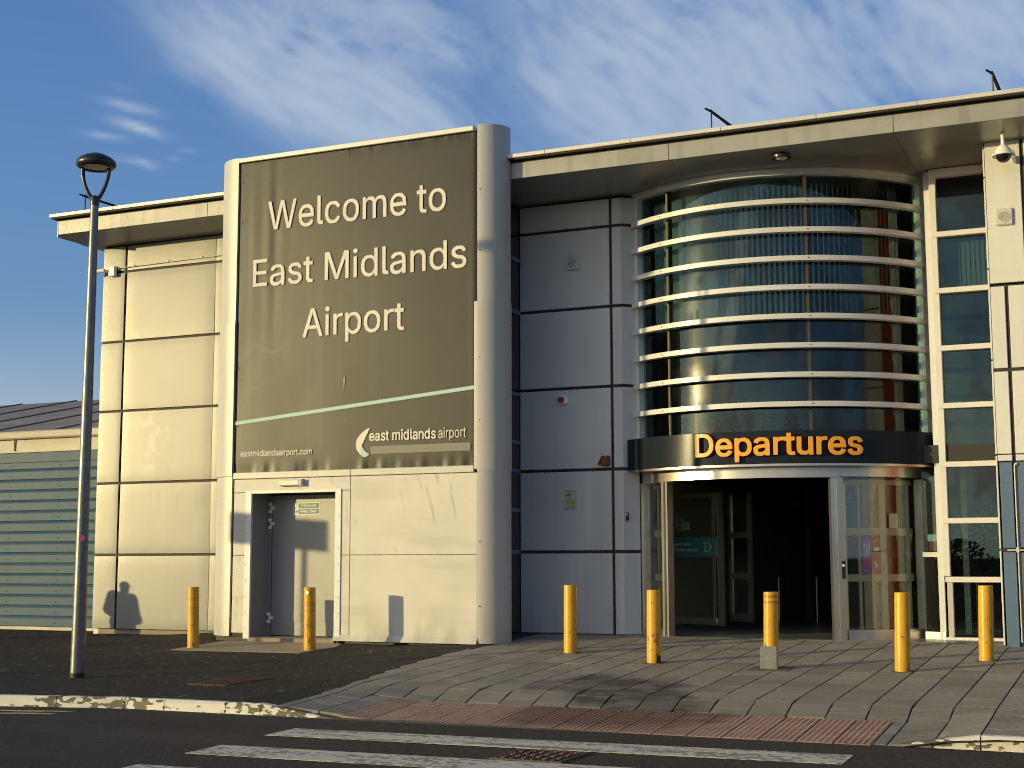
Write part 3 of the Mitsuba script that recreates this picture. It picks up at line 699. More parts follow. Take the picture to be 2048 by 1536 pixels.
obj('gutter', bx(-20.84, 13, YE - 0.10, YE + 0.2, 8.775, 8.80), 'm_joint', rf)
obj('gutter_back', bx(-20.70, 13, YE + 0.03, YE + 0.25, 8.47, 8.776), 'm_joint', rf)
obj('end_fascia', bx(-20.75, -20.722, YE, 32, 8.40, 8.735), 'm_fascia', rf)
obj('roof_sheet', hull([(x, y, z) for x in (-20.72, 13) for y, z in ((YE + 0.25, 8.80), (YE + 0.25, 8.86), (45, 8.80), (45, 9.6))]), 'm_roof', rf)
# closed body behind everything
body = sub('interior')
RX0, RX1 = -9.2, -2.3
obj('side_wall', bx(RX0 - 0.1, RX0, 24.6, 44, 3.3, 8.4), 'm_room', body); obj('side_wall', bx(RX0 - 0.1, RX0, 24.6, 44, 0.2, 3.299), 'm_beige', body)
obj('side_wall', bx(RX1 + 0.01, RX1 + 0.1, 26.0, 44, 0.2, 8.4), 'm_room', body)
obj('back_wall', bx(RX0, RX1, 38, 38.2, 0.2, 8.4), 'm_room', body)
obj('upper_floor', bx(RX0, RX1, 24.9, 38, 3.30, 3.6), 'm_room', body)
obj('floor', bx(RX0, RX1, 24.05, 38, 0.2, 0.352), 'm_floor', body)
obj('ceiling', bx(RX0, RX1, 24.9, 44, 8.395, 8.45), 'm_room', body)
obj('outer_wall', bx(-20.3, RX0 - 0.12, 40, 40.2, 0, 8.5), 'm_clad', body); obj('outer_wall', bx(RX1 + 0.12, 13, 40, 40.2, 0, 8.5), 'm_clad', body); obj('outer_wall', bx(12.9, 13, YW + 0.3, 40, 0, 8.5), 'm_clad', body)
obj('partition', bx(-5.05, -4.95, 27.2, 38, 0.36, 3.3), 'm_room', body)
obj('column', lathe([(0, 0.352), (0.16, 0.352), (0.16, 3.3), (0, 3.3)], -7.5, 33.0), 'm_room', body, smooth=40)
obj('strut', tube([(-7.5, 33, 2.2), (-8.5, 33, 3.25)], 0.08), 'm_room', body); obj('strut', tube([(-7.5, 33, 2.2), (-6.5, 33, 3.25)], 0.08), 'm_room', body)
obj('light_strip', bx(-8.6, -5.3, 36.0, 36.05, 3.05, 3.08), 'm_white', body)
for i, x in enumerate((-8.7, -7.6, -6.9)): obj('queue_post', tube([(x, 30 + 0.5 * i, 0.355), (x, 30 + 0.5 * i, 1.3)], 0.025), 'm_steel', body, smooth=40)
# upper blinds
DCX, DCY = -6.51, 26.92
bl_ = []
for k in range(52):
    t = -38 + k * 1.9; r = 2.86; s, c = math.sin(math.radians(t)), -math.cos(math.radians(t)); tw_ = math.radians(t + 58)
    dx, dy = math.cos(tw_) * 0.043, math.sin(tw_) * 0.043; x, y = DCX + r * s, DCY + r * c
    V = [(x - dx, y - dy, 5.82), (x + dx, y + dy, 5.82), (x + dx, y + dy, 8.2), (x - dx, y - dy, 8.2)]
    obj('blind_slat', trimesh.Trimesh(V, [[0, 1, 2], [0, 2, 3]], process=False), 'm_blind', body)
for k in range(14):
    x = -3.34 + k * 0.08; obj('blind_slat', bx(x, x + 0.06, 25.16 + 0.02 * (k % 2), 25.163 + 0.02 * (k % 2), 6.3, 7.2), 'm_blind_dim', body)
# ------------------------------------------------------------------ curved glazed entrance
en = sub('entrance')
def A(r0, r1, a0, a1, z0, z1, n=40): return arc(DCX, DCY, r0, r1, a0, a1, z0, z1, n)
for a0, a1 in ((-38.6, -25.3), (-24.7, 21.2), (21.8, 61.5)):
    obj('window_pane', arcsheet(DCX, DCY, 3.17, a0, a1, 3.80, 8.30, 64), 'm_glass', en, smooth=True)
for a in (-25.0, 21.5):
    obj('mullion', A(3.10, 3.20, a - 0.55, a + 0.55, 3.8, 8.30, 3), 'm_joint', en)
    obj('mullion_cap', A(3.20, 3.212, a - 0.35, a + 0.35, 3.8, 8.30, 3), 'm_mullion', en)
for k in range(8):
    z = 7.83 - 0.5 * k
    obj('louvre', A(3.24, 3.38, -39.3, 62.4, z - 0.086, z, 72), 'm_frame', en, smooth=30)
    for a in (-25.0, 21.5, 61.3): obj('bolt', trimesh.creation.icosphere(1, 0.011).apply_translation((DCX + 3.383 * math.sin(math.radians(a)), DCY - 3.383 * math.cos(math.radians(a)), z - 0.045)), 'm_joint', en)
obj('side_post', A(3.12, 3.27, -40.6, -38.7, 3.83, 8.36, 4), 'm_frame', en); obj('side_post', A(3.12, 3.27, 61.6, 64.6, 3.83, 8.36, 4), 'm_frame', en)
obj('head_ring', A(3.10, 3.28, -40.6, 64.6, 8.27, 8.395, 72), 'm_frame', en, smooth=30)
obj('head_trim', A(3.27, 3.33, -40.6, 64.6, 8.355, 8.40, 72), 'm_frame', en, smooth=30)
obj('sign_band', A(3.02, 3.50, -39.6, 63.2, 3.275, 3.83, 72), 'm_navy', en, smooth=30, label='dark navy curved sign band')
obj('band_soffit', A(2.9, 3.49, -39.5, 63, 3.235, 3.274, 60), 'm_steel', en, smooth=30)
# door ring
obj('door_header', A(3.06, 3.21, -28.0, 29.5, 3.055, 3.233, 48), 'm_steel', en, smooth=30)
obj('side_header', A(3.06, 3.195, -40, -28.05, 3.04, 3.233, 12), 'm_steel', en, smooth=30); obj('side_header', A(3.06, 3.20, 29.6, 60, 3.07, 3.233, 24), 'm_steel', en, smooth=30)
for a0, a1, r1 in ((-40.9, -39.6, 3.22), (-28.9, -28.05, 3.235), (-28.0, -27.1, 3.19), (26.7, 28.3, 3.19), (28.35, 30.3, 3.235), (58.6, 60.6, 3.22)):
    obj('door_post', A(3.04, r1, a0, a1, 0.33, 3.05, 4), 'm_steel', en)
obj('fixed_pane', arcsheet(DCX, DCY, 3.14, -39.5, -29.3, 0.36, 3.04, 24), 'm_doorglass', en, smooth=True)
obj('fixed_pane', arcsheet(DCX, DCY, 3.14, 31.0, 58.5, 0.50, 3.06, 40), 'm_doorglass', en, smooth=True)
obj('bottom_rail', A(3.08, 3.20, 31.0, 58.5, 0.345, 0.515, 30), 'm_steel', en, smooth=30); obj('bottom_rail', A(3.08, 3.18, -39.5, -29.3, 0.345, 0.45, 10), 'm_steel', en, smooth=30)
obj('sensor_plate', A(3.236, 3.245, 29.2, 30.3, 1.36, 1.66, 3), 'm_dark', en); obj('sensor_eye', trimesh.creation.icosphere(2, 0.022).apply_translation((DCX + 3.25 * math.sin(math.radians(29.7)), DCY - 3.25 * math.cos(math.radians(29.7)), 1.58)), 'm_white', en, smooth=True)
# inner sliding leaves behind the fixed panes
for (a0, a1) in ((33.0, 44.6), (47.2, 59.5), (-39.5, -35.2), (-34.6, -32.2)):
    obj('inner_pane', arcsheet(DCX, DCY, 2.93, a0, a1, 0.42, 2.95, 20), 'm_doorglass', en, smooth=True)
for a0, a1 in ((31.8, 32.9), (37.0, 37.7), (45.0, 47.2), (56.8, 57.8), (-37.6, -36.9), (-33.6, -32.6)): obj('stile', A(2.90, 2.96, a0, a1, 0.40, 2.98, 3), 'm_beige', en)
for z0, z1 in ((2.09, 2.21), (1.31, 1.43), (0.37, 0.50), (2.95, 3.03)):
    obj('leaf_rail', A(2.905, 2.955, 31.8, 59.4, z0, z1, 24), 'm_beige', en, smooth=30); obj('leaf_rail', A(2.905, 2.955, -39.5, -32.0, z0, z1, 8), 'm_beige', en, smooth=30)
obj('inner_post', A(2.80, 2.90, 39.0, 41.6, 0.36, 3.03, 3), 'm_dark', en)
# parked inner door leaves seen through the opening
def leafbox(P, Q, s0, s1, z0, z1, o0, o1):
    P, Q = np.array(P), np.array(Q); d = (Q - P) / np.linalg.norm(Q - P); nrm = np.array([d[1], -d[0]])
    return hull([(*(P + d * s + nrm * o), z) for s in (s0, s1) for o in (o0, o1) for z in (z0, z1)])
LA0, LA1 = (-8.95, 27.07), (-7.60, 26.268); ll = math.hypot(1.35, 0.802)
obj('parked_stile', leafbox(LA0, LA1, ll - 0.10, ll, 0.45, 2.95, -0.03, 0.03), 'm_steel', en); obj('parked_stile', leafbox(LA0, LA1, ll - 0.24, ll - 0.17, 0.5, 2.85, 0.03, 0.05), 'm_steel', en)
obj('parked_rail', leafbox(LA0, LA1, 0, ll - 0.10, 0.45, 0.58, -0.03, 0.03), 'm_steel', en); obj('parked_rail', leafbox(LA0, LA1, 0, ll - 0.10, 2.86, 2.95, -0.03, 0.03), 'm_steel', en)
obj('parked_pane', leafbox(LA0, LA1, 0, ll - 0.10, 0.58, 2.86, -0.006, 0.006), 'm_doorglass', en)
LB0, LB1 = (-7.72, 27.16), (-7.20, 26.85); lb = math.hypot(0.52, 0.31)
obj('parked_stile', leafbox(LB0, LB1, lb - 0.09, lb, 0.5, 2.95, -0.03, 0.03), 'm_steel', en); obj('parked_stile', leafbox(LB0, LB1, 0, 0.08, 0.5, 2.95, -0.03, 0.03), 'm_steel', en)
obj('parked_rail', leafbox(LB0, LB1, 0.08, lb - 0.09, 0.5, 0.66, -0.03, 0.03), 'm_steel', en)
for z0, z1 in ((2.09, 2.21), (1.31, 1.43)): obj('parked_rail', leafbox(LB0, LB1, 0.08, lb - 0.09, z0, z1, -0.03, 0.03), 'm_steel', en)
obj('parked_pane', leafbox(LB0, LB1, 0.08, lb - 0.09, 0.66, 2.9, -0.004, 0.004), 'm_doorglass', en)
# window strip to the right
ws = sub('window_strip'); YG = 24.95
rz = [0.36, 1.355, 2.33, 3.275, 4.265, 5.25, 6.24, 7.225, 8.30]
for a, b in zip(rz[:-1], rz[1:]):
    obj('window_pane', trimesh.Trimesh([(-3.30, YG, a + 0.03), (-2.38, YG, a + 0.03), (-2.38, YG, b - 0.03), (-3.30, YG, b - 0.03)], [[0, 1, 2], [0, 2, 3]], process=False), 'm_glass', ws)
for i, z in enumerate(rz):
    h = 0.055 if i < 8 else 0.08
    obj('rail', bx(-3.37 if 0 < i < 8 else -3.39, -2.378, YG - 0.13 + 0.012 * (i % 2), YG + 0.03, z - h + (0.03 if i == 0 else 0), z + h - 0.02, 0.004), 'm_frame', ws)
obj('mullion', bx(-3.40, -3.29, YG - 0.10, YG + 0.04, 1.40, 8.36, 0.004), 'm_frame', ws)
obj('mullion', bx(-3.35, -3.26, YG - 0.09, YG + 0.04, 0.36, 1.30, 0.004), 'm_column', ws)
obj('corner_post', bx(-3.50, -3.405, YG + 0.0, YG + 0.12, 0.36, 8.36), 'm_frame', ws)
obj('side_pane', trimesh.Trimesh([(-3.74, YG + 0.16, 0.45), (-3.42, YG + 0.02, 0.45), (-3.42, YG + 0.02, 3.2), (-3.74, YG + 0.16, 3.2)], [[0, 1, 2], [0, 2, 3]], process=False), 'm_glass', ws)
obj('side_rail', hull([(x, y, z) for x, y in ((-3.76, YG + 0.13), (-3.41, YG - 0.02), (-3.41, YG + 0.05), (-3.76, YG + 0.2)) for z in (1.72, 1.80)]), 'm_fascia', ws)
obj('side_rail', hull([(x, y, z) for x, y in ((-3.76, YG + 0.13), (-3.41, YG - 0.02), (-3.41, YG + 0.05), (-3.76, YG + 0.2)) for z in (0.33, 0.47)]), 'm_frame', ws)
for a, b in ((0.4, 1.3), (1.4, 2.28)): obj('inner_frame', bx(-3.2, -3.1, YG + 0.9, YG + 0.95, a, b + 1), 'm_beige', ws)
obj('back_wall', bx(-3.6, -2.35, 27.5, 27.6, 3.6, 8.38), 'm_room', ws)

# ------------------------------------------------------------------ things on the building
# welcome banner
wb = thing('welcome_banner', 'large dark grey fabric banner welcoming travellers to the airport', 'banner')
xs, zs = np.linspace(XL + 0.03, XR - 0.01, 220), np.linspace(3.28, 9.29, 130); X, Z = np.meshgrid(xs, zs)
N3 = lambda a, b, s: meshkit.noise(np.stack([X * a, Z * b, 0 * X + s], -1), 3)
d = 0.012 + 0.006 * N3(0.8, 0.6, 1.0)
foot, top = np.exp(-((Z - 3.3) / 0.16) ** 2), np.exp(-((Z - 9.28) / 0.12) ** 2) * (X > -13.4)
d = d + foot * 0.017 * (N3(7.5, 0.6, 2.0) - 0.2) + top * 0.010 * N3(11, 0.5, 4.0) + 0.02 * np.exp(-((X - XR) / 0.05) ** 2)
d = d + 0.012 * np.exp(-((Z - 7.9) / 1.6) ** 2) * N3(6, 0.25, 6.0) * np.exp(-((X + 15.3) / 0.5) ** 2)
g = grid(xs, zs, lambda a, b: 0 * a); g.vertices = np.stack([X, YF + 0.02 + np.clip(d, 0.006, 0.12), Z], -1).reshape(-1, 3)
obj('fabric', g, 'm_banner', wb, smooth=True)
YT = YF + 0.022
for L in (wall_text('Welcome to', 0.545, -15.17, -11.39, 7.905, YT, fat=0.004), wall_text('East Midlands', 0.515, -15.49, -10.98, 6.835, YT, fat=0.004), wall_text('Airport', 0.515, -14.36, -12.22, 5.80, YT, fat=0.004)):
    for m in L: obj('letter', m, 'm_letter', wb)
obj('web_address', wall_text('eastmidlandsairport.com', 0.107, -15.69, -14.12, 3.617, YT, bold=True), 'm_letter', wb)
obj('bold_name', wall_text('east midlands', 0.178, -12.92, -11.57, 3.815, YT, bold=True), 'm_letter', wb)
obj('thin_name', wall_text('airport', 0.178, -11.52, -10.98, 3.815, YT), 'm_letter', wb)
obj('stripe', flat(Polygon([(XL + 0.035, 4.215), (-10.80, 4.645), (-10.80, 4.71), (XL + 0.035, 4.28)]), YT - 0.004), 'm_mint', wb)
obj('patch', flat(sbox(-12.885, 3.575, -10.895, 3.715), YT - 0.002), 'm_patch', wb, label='blank lighter patch below the name')
cr = [(-12.905, 4.05), (-12.96, 4.035), (-13.08, 3.96), (-13.17, 3.86), (-13.20, 3.76), (-13.18, 3.67), (-13.11, 3.585), (-13.04, 3.53), (-12.98, 3.525), (-12.905, 3.57), (-12.99, 3.625), (-13.075, 3.725), (-13.0, 3.87)]
obj('crescent', flat(Polygon(cr), YT - 0.003), 'm_letter', wb, label='pale crescent emblem')
obj('crescent_tip', flat(Polygon([(-13.075, 3.715), (-13.10, 3.65), (-13.085, 3.56), (-13.04, 3.53), (-12.98, 3.525), (-12.905, 3.57), (-12.99, 3.625)]), YT - 0.008), 'm_mint', wb)
obj('bird_streak', [flat(Polygon([(-13.47, 4.95), (-13.46, 4.78), (-13.445, 4.95), (-13.45, 5.02)]), YT - 0.002), flat(Polygon([(-13.43, 4.22), (-13.42, 4.2), (-13.40, 4.22)]), YT - 0.002)], 'm_mint', wb)
# departures lettering, bent round the sign band
ds = thing('departures_sign', 'orange raised letters spelling Departures on the dark curved band', 'sign')
L = letters('Departures', 0.375, 0.045, True); a, b = min(l.bounds[0][0] for l in L), max(l.bounds[1][0] for l in L)
for l in L:
    l = l.subdivide_to_size(0.12); v = l.vertices.copy(); t = np.radians(-11.6 + (v[:, 0] - a) / (b - a) * (34.3 + 11.6)); r = 3.535 + v[:, 2]
    l.vertices = np.stack([DCX + r * np.sin(t), DCY - r * np.cos(t), 3.425 + v[:, 1]], 1); l.fix_normals(); obj('letter', l, 'm_orange', ds)
# fire exit sign
fs = thing('fire_exit_sign', 'small green and blue fire exit keep clear sign on the grey door', 'sign'); yd = YD - 0.012
obj('plate', bx(-14.85, -14.27, yd, yd + 0.004, 2.535, 2.755), 'm_white', fs)
obj('green_band', flat(sbox(-14.74, 2.652, -14.28, 2.745), yd - 0.002, 0.002), 'm_green', fs); obj('green_band', flat(sbox(-14.835, 2.652, -14.752, 2.745), yd - 0.002, 0.002), 'm_green', fs)
obj('blue_band', flat(sbox(-14.74, 2.545, -14.28, 2.643), yd - 0.002, 0.002), 'm_signblue', fs)
obj('blue_disc', flat(shapely.Point(-14.793, 2.594).buffer(0.04), yd - 0.002, 0.002), 'm_signblue', fs); obj('exclamation', [flat(sbox(-14.80, 2.59, -14.786, 2.622), yd - 0.004, 0.002), flat(sbox(-14.80, 2.567, -14.786, 2.58), yd - 0.004, 0.002)], 'm_white', fs)
obj('lettering', wall_text('Fire exit', 0.055, -14.66, -14.35, 2.676, yd - 0.003, 0.002), 'm_white', fs); obj('lettering', wall_text('Keep clear', 0.055, -14.69, -14.33, 2.575, yd - 0.003, 0.002), 'm_white', fs)
obj('running_figure', [flat(shapely.Point(-14.80, 2.728).buffer(0.010), yd - 0.004, 0.002), flat(Polygon([(-14.815, 2.715), (-14.79, 2.712), (-14.785, 2.685), (-14.77, 2.665), (-14.782, 2.66), (-14.80, 2.682), (-14.81, 2.66), (-14.822, 2.662), (-14.812, 2.69)]), yd - 0.004, 0.002), flat(sbox(-14.775, 2.66, -14.757, 2.735), yd - 0.004, 0.002)], 'm_white', fs)
# bulkhead light above the door
bl = thing('bulkhead_light', 'rectangular clear bulkhead light above the grey fire door', 'light')
obj('base', bx(-14.755, -14.27, YF - 0.03, YF - 0.001, 3.03, 3.165, 0.008), 'm_plastic', bl); obj('diffuser', bx(-14.745, -14.30, YF - 0.115, YF - 0.031, 3.04, 3.155, 0.018), 'm_lens', bl)
obj('end_cap', bx(-14.298, -14.275, YF - 0.11, YF - 0.031, 3.035, 3.16, 0.004), 'm_white', bl)
# loudspeakers
def wall_speaker(x, z, yf, label):
    k = thing('wall_speaker', label, 'loudspeaker'); obj('housing', bx(x - 0.14, x + 0.14, yf - 0.05, yf - 0.002, z - 0.14, z + 0.14, 0.02), 'm_plastic', k)
    R_ = trimesh.transformations.rotation_matrix(math.pi / 2, (1, 0, 0)); m = trimesh.creation.annulus(0.085, 0.1, 0.012); m.apply_transform(R_); m.apply_translation((x, yf - 0.055, z)); obj('rim', m, 'm_plastic', k, smooth=40)
    m = trimesh.creation.cylinder(0.086, 0.004, sections=32); m.apply_transform(R_); m.apply_translation((x, yf - 0.052, z)); obj('grille', m, 'm_joint', k)
    bars = []
    for i in range(-5, 6):
        w = math.sqrt(max(0.085 ** 2 - (i * 0.0155) ** 2, 0.0004)); bars.append(bx(x - w, x + w, yf - 0.062, yf - 0.054, z + i * 0.0155 - 0.005, z + i * 0.0155 + 0.005))
    obj('slat', bars, 'm_plastic', k); return k
wall_speaker(-9.785, 7.18, YR, 'square grey wall speaker with round grille on the shaded wall beside the sign tower')
wall_speaker(-2.075, 7.12, YW, 'square wall speaker with round grille under the dome camera on the sunlit panel at right')
# alarm sounder
al = thing('alarm_sounder', 'small white box with round red alarm on the shaded wall', 'alarm')
obj('box', bx(-10.09, -9.90, YR - 0.07, YR - 0.002, 4.535, 4.695, 0.012), 'm_white', al)
m = trimesh.creation.cylinder(0.058, 0.05, sections=28); m.apply_transform(trimesh.transformations.rotation_matrix(math.pi / 2, (1, 0, 0))); m.apply_translation((-10.01, YR - 0.095, 4.615)); obj('red_disc', m, 'm_bell', al, smooth=40)
# red-brown box
rb = thing('red_socket_box', 'weathered red-brown socket box at a panel joint beside the entrance', 'box')
obj('body', bx(-9.24, -9.075, YR - 0.11, YR - 0.002, 3.37, 3.53, 0.03), 'm_socket', rb); obj('flap', hull([(-9.24, YR - 0.1, 3.52), (-9.24, YR - 0.03, 3.52), (-9.30, YR - 0.1, 3.40), (-9.30, YR - 0.03, 3.40), (-9.27, YR - 0.1, 3.38), (-9.24, YR - 0.03, 3.45)]), 'm_socket', rb)
obj('top_lug', [bx(-9.23, -9.19, YR - 0.1, YR - 0.01, 3.53, 3.56, 0.008), bx(-9.13, -9.085, YR - 0.1, YR - 0.01, 3.53, 3.56, 0.008)], 'm_socket', rb)
# CCTV warning sign
wsn = thing('camera_warning_sign', 'yellow and white camera warning notice on the shaded wall panel', 'sign'); y_ = YR - 0.006
obj('plate', bx(-10.0, -9.745, y_, YR - 0.001, 2.575, 2.96), 'm_greypaper', wsn)
obj('yellow_band', [flat(sbox(-9.997, 2.905, -9.748, 2.957), y_ - 0.002, 0.002), flat(sbox(-9.985, 2.68, -9.765, 2.775), y_ - 0.002, 0.002)], 'm_warnyellow', wsn)
obj('camera_picture', [flat(Polygon([(-9.955, 2.835), (-9.95, 2.865), (-9.865, 2.895), (-9.855, 2.868)]), y_ - 0.002, 0.002), flat(sbox(-9.885, 2.785, -9.879, 2.85), y_ - 0.002, 0.002)], 'm_signblue', wsn)
obj('lettering', wall_text('Warning', 0.03, -9.94, -9.81, 2.917, y_ - 0.003, 0.001), 'm_signblue', wsn); obj('small_print', [flat(sbox(-9.96, z, -9.79, z + 0.008), y_ - 0.004, 0.001) for z in (2.695, 2.722, 2.75)] + [flat(sbox(x, z, x + 0.085, z + 0.006), y_ - 0.002, 0.001) for z in (2.60, 2.615, 2.63, 2.645) for x in (-9.975, -9.865)], 'm_signblue', wsn, kind='stuff')
# door intercom beside the doors
kp = thing('door_keypad', 'small black keypad on the narrow return panel beside the doors', 'keypad'); obj('body', bx(-8.80, -8.755, YR - 0.0, YR + 0.05, 2.38, 2.53, 0.008), 'm_dark', kp); obj('screen', bx(-8.795, -8.76, YR - 0.004, YR - 0.001, 2.47, 2.515), 'm_greypaper', kp)
# CCTV camera and conduit on the left wing
cc = thing('bullet_camera', 'small white camera on the upper left corner of the silver wing', 'camera')
obj('mount', bx(-20.22, -20.04, YL - 0.10, YL - 0.002, 7.70, 7.92, 0.02), 'm_white', cc); obj('arm', tube([(-20.2, YL - 0.06, 7.82), (-20.30, YL - 0.14, 7.82)], 0.03), 'm_white', cc, smooth=40); obj('body', tube([(-20.28, YL - 0.14, 7.83), (-20.62, YL - 0.2, 7.80)], 0.045), 'm_white', cc, smooth=40)
cd = thing('cable_conduit', 'thin pale conduit with clips running along the top of the left wing', 'conduit')
obj('pipe', tube([(-20.04, YL - 0.025, 7.875), (-16.5, YL - 0.025, 7.93)], 0.011), 'm_plastic', cd, smooth=40)
for x in (-19.6, -18.7, -17.85): obj('clip', bx(x - 0.02, x + 0.02, YL - 0.04, YL - 0.002, 7.865 + 0.0155 * (x + 20.04), 7.91 + 0.0155 * (x + 20.04), 0.004), 'm_plastic', cd)
# soffit light
sl = thing('soffit_light', 'round dark rimmed light set under the eave above the curved glass', 'light')
obj('rim', lathe([(0.10, 8.36), (0.16, 8.36), (0.165, 8.40), (0.13, 8.43), (0.0, 8.43)], -5.52, 23.05), 'm_lampblack', sl, smooth=40); obj('lens', lathe([(0, 8.335), (0.06, 8.342), (0.105, 8.362), (0.105, 8.37), (0, 8.37)], -5.52, 23.05), 'm_lens', sl, smooth=40)
# dome camera
dc = thing('dome_camera', 'white dome camera hanging from the eave in front of the sunlit panel', 'camera'); x, y = -2.01, 23.22
obj('stem', lathe([(0.03, 8.19), (0.03, 8.40), (0, 8.40)], x, y, 20), 'm_white', dc, smooth=40); obj('shroud', lathe([(0.175, 8.02), (0.178, 8.035), (0.13, 8.06), (0.115, 8.12), (0.06, 8.19), (0.0, 8.20)], x, y), 'm_white', dc, smooth=50)
obj('bubble', lathe([(0, 7.915), (0.05, 7.922), (0.09, 7.95), (0.108, 7.99), (0.11, 8.03), (0, 8.03)], x, y), 'm_darkdome', dc, smooth=50)
obj('bracket', bx(x + 0.11, x + 0.16, y - 0.03, YW - 0.002, 7.98, 8.10, 0.01), 'm_white', dc)
# rooftop posts
for (px_, py_, tip, lab) in ((-20.53, 23.2, (-19.40, 24.2), 'thin dark rooftop arm on a post above the left end of the eave'), (-6.76, 23.2, (-6.25, 23.9), 'dark rooftop arm on a post above the curved entrance'), (-2.12, 23.2, (-1.98, 23.6), 'dark rooftop arm on a post near the right edge of the roof')):
    k = thing('rooftop_arm', lab, 'roof fitting'); obj('post', tube([(px_, py_, 8.75), (px_, py_, 9.42)], 0.014, 8), 'm_lampblack', k, smooth=40)
    d_ = np.array([tip[0] - px_, tip[1] - py_]); p0 = (px_ - 0.16 * d_[0] / abs(d_[0]) * 0.5, py_ - 0.1, 9.42); obj('arm', tube([p0, (px_, py_, 9.385), (tip[0], tip[1], 8.98)], [0.018, 0.025, 0.035], 8), 'm_lampblack', k, smooth=40)
# stickers on the entrance glass
tb = thing('door_banner', 'teal strip with white words and an arrow on the open inner door', 'sign')
def on_leaf(m, o):      # from the (x along, z) plane to the parked leaf
    P, Q = np.array(LA0), np.array(LA1); dd = (Q - P) / ll; nr = np.array([dd[1], -dd[0]]); v = m.vertices.copy(); q = P + v[:, :1] * dd + nr * (o - v[:, 1:2])
    m.vertices = np.c_[q, v[:, 2]]; m.fix_normals(); return m
s0 = 0.235   # offset between the two leaf zero points
obj('strip', on_leaf(bx(-0.22 + s0, ll - 0.105, -0.004, 0.0, 1.735, 2.105), 0.012), 'm_teal', tb)
def leaf_text(t, cap, a, b, z): 
    return [on_leaf(m, 0.018) for m in wall_text(t, cap, a, b, z, 0.0, 0.002, True)]
obj('lettering', leaf_text('way to your', 0.062, -0.05 + s0, 0.47 + s0, 1.955), 'm_white', tb); obj('lettering', leaf_text('n home abroad', 0.062, -0.06 + s0, 0.65 + s0, 1.845), 'm_white', tb)
ar = Polygon([(0.82, 2.01), (0.97, 2.01), (1.05, 1.92), (0.97, 1.83), (0.82, 1.83), (0.88, 1.92)]); m = flat(ar.difference(ar.buffer(-0.018)), 0, 0.002); m.apply_translation((s0, 0, 0)); obj('arrow', on_leaf(m, 0.018), 'm_white', tb)
nt = thing('door_notice', 'small white notices stuck on the open inner door above the teal strip', 'notice')
obj('sheet', on_leaf(bx(0.04 + s0, 0.24 + s0, -0.003, 0, 2.25, 2.50), 0.012), 'm_greypaper', nt); obj('sheet', on_leaf(bx(0.20 + s0, 0.44 + s0, -0.003, 0, 2.25, 2.42), 0.017), 'm_greypaper', nt)
m = flat(shapely.Point(0.14 + s0, 2.42).buffer(0.065).difference(sbox(0.13 + s0, 2.40, 0.15 + s0, 2.47)).difference(sbox(0.13 + s0, 2.37, 0.15 + s0, 2.39)), 0, 0.002); obj('mandatory_disc', on_leaf(m, 0.017), 'm_signblue', nt)
obj('lettering', [on_leaf(m, 0.021) for m in wall_text('AUTOMATIC', 0.02, 0.24 + s0, 0.40 + s0, 2.335, 0, 0.001)], 'm_signblue', nt); obj('lettering', [on_leaf(m, 0.021) for m in wall_text('DOOR', 0.02, 0.29 + s0, 0.36 + s0, 2.29, 0, 0.001)], 'm_signblue', nt); obj('blue_band', on_leaf(bx(0.06 + s0, 0.19 + s0, -0.002, 0, 2.27, 2.33), 0.016), 'm_signblue', nt)
po = thing('tax_free_poster', 'dark red and violet poster with bright words behind the right door glass', 'poster')
def on_arc(m, r):
    v = m.vertices.copy(); t = np.radians(v[:, 0]); rr = r - v[:, 1]; m.vertices = np.c_[DCX + rr * np.sin(t), DCY - rr * np.cos(t), v[:, 2]]; m.fix_normals(); return m
obj('sheet', A(2.962, 2.966, 37.9, 44.9, 1.435, 2.085, 8), 'm_posterred', po); obj('violet_panel', A(2.967, 2.969, 37.9, 41.3, 1.435, 2.085, 6), 'm_posterblue', po)
obj('bright_words', [on_arc(m, 2.975) for m in wall_text('TAX', 0.2, 38.4, 40.9, 1.74, 0, 0.002, True)], 'm_lilac', po)
obj('pink_words', [on_arc(m, 2.975) for m in wall_text('FREE', 0.13, 38.5, 41.0, 1.57, 0, 0.002, True)] + [A(2.972, 2.975, 38.2, 41.1, 1.985, 2.0, 4), A(2.972, 2.975, 41.05, 41.2, 1.56, 2.0, 2), A(2.972, 2.975, 38.7, 40.0, 1.48, 1.52, 2)], 'm_pink', po)
obj('white_words', [A(2.972, 2.975, 42.0, 44.2, 1.82, 1.88, 3), A(2.972, 2.975, 42.5, 43.8, 2.0, 2.012, 3), A(2.972, 2.975, 42.6, 44.0, 1.58, 1.60, 3), A(2.972, 2.975, 42.7, 43.1, 1.54, 1.64, 3)], 'm_white', po)
pn = thing('paper_notice', 'blank pale sheet of paper on the right entrance glass', 'notice'); obj('sheet', A(2.972, 2.976, 48.6, 52.2, 2.21, 2.46, 5), 'm_paper', pn)
rn = thing('red_notice', 'small red and white notice inside the narrow pane right of the doors', 'notice'); obj('sheet', bx(-3.66, -3.47, YG + 0.22, YG + 0.225, 1.82, 1.98), 'm_red', rn); obj('white_top', bx(-3.68, -3.46, YG + 0.22, YG + 0.225, 1.985, 2.10), 'm_greypaper', rn)

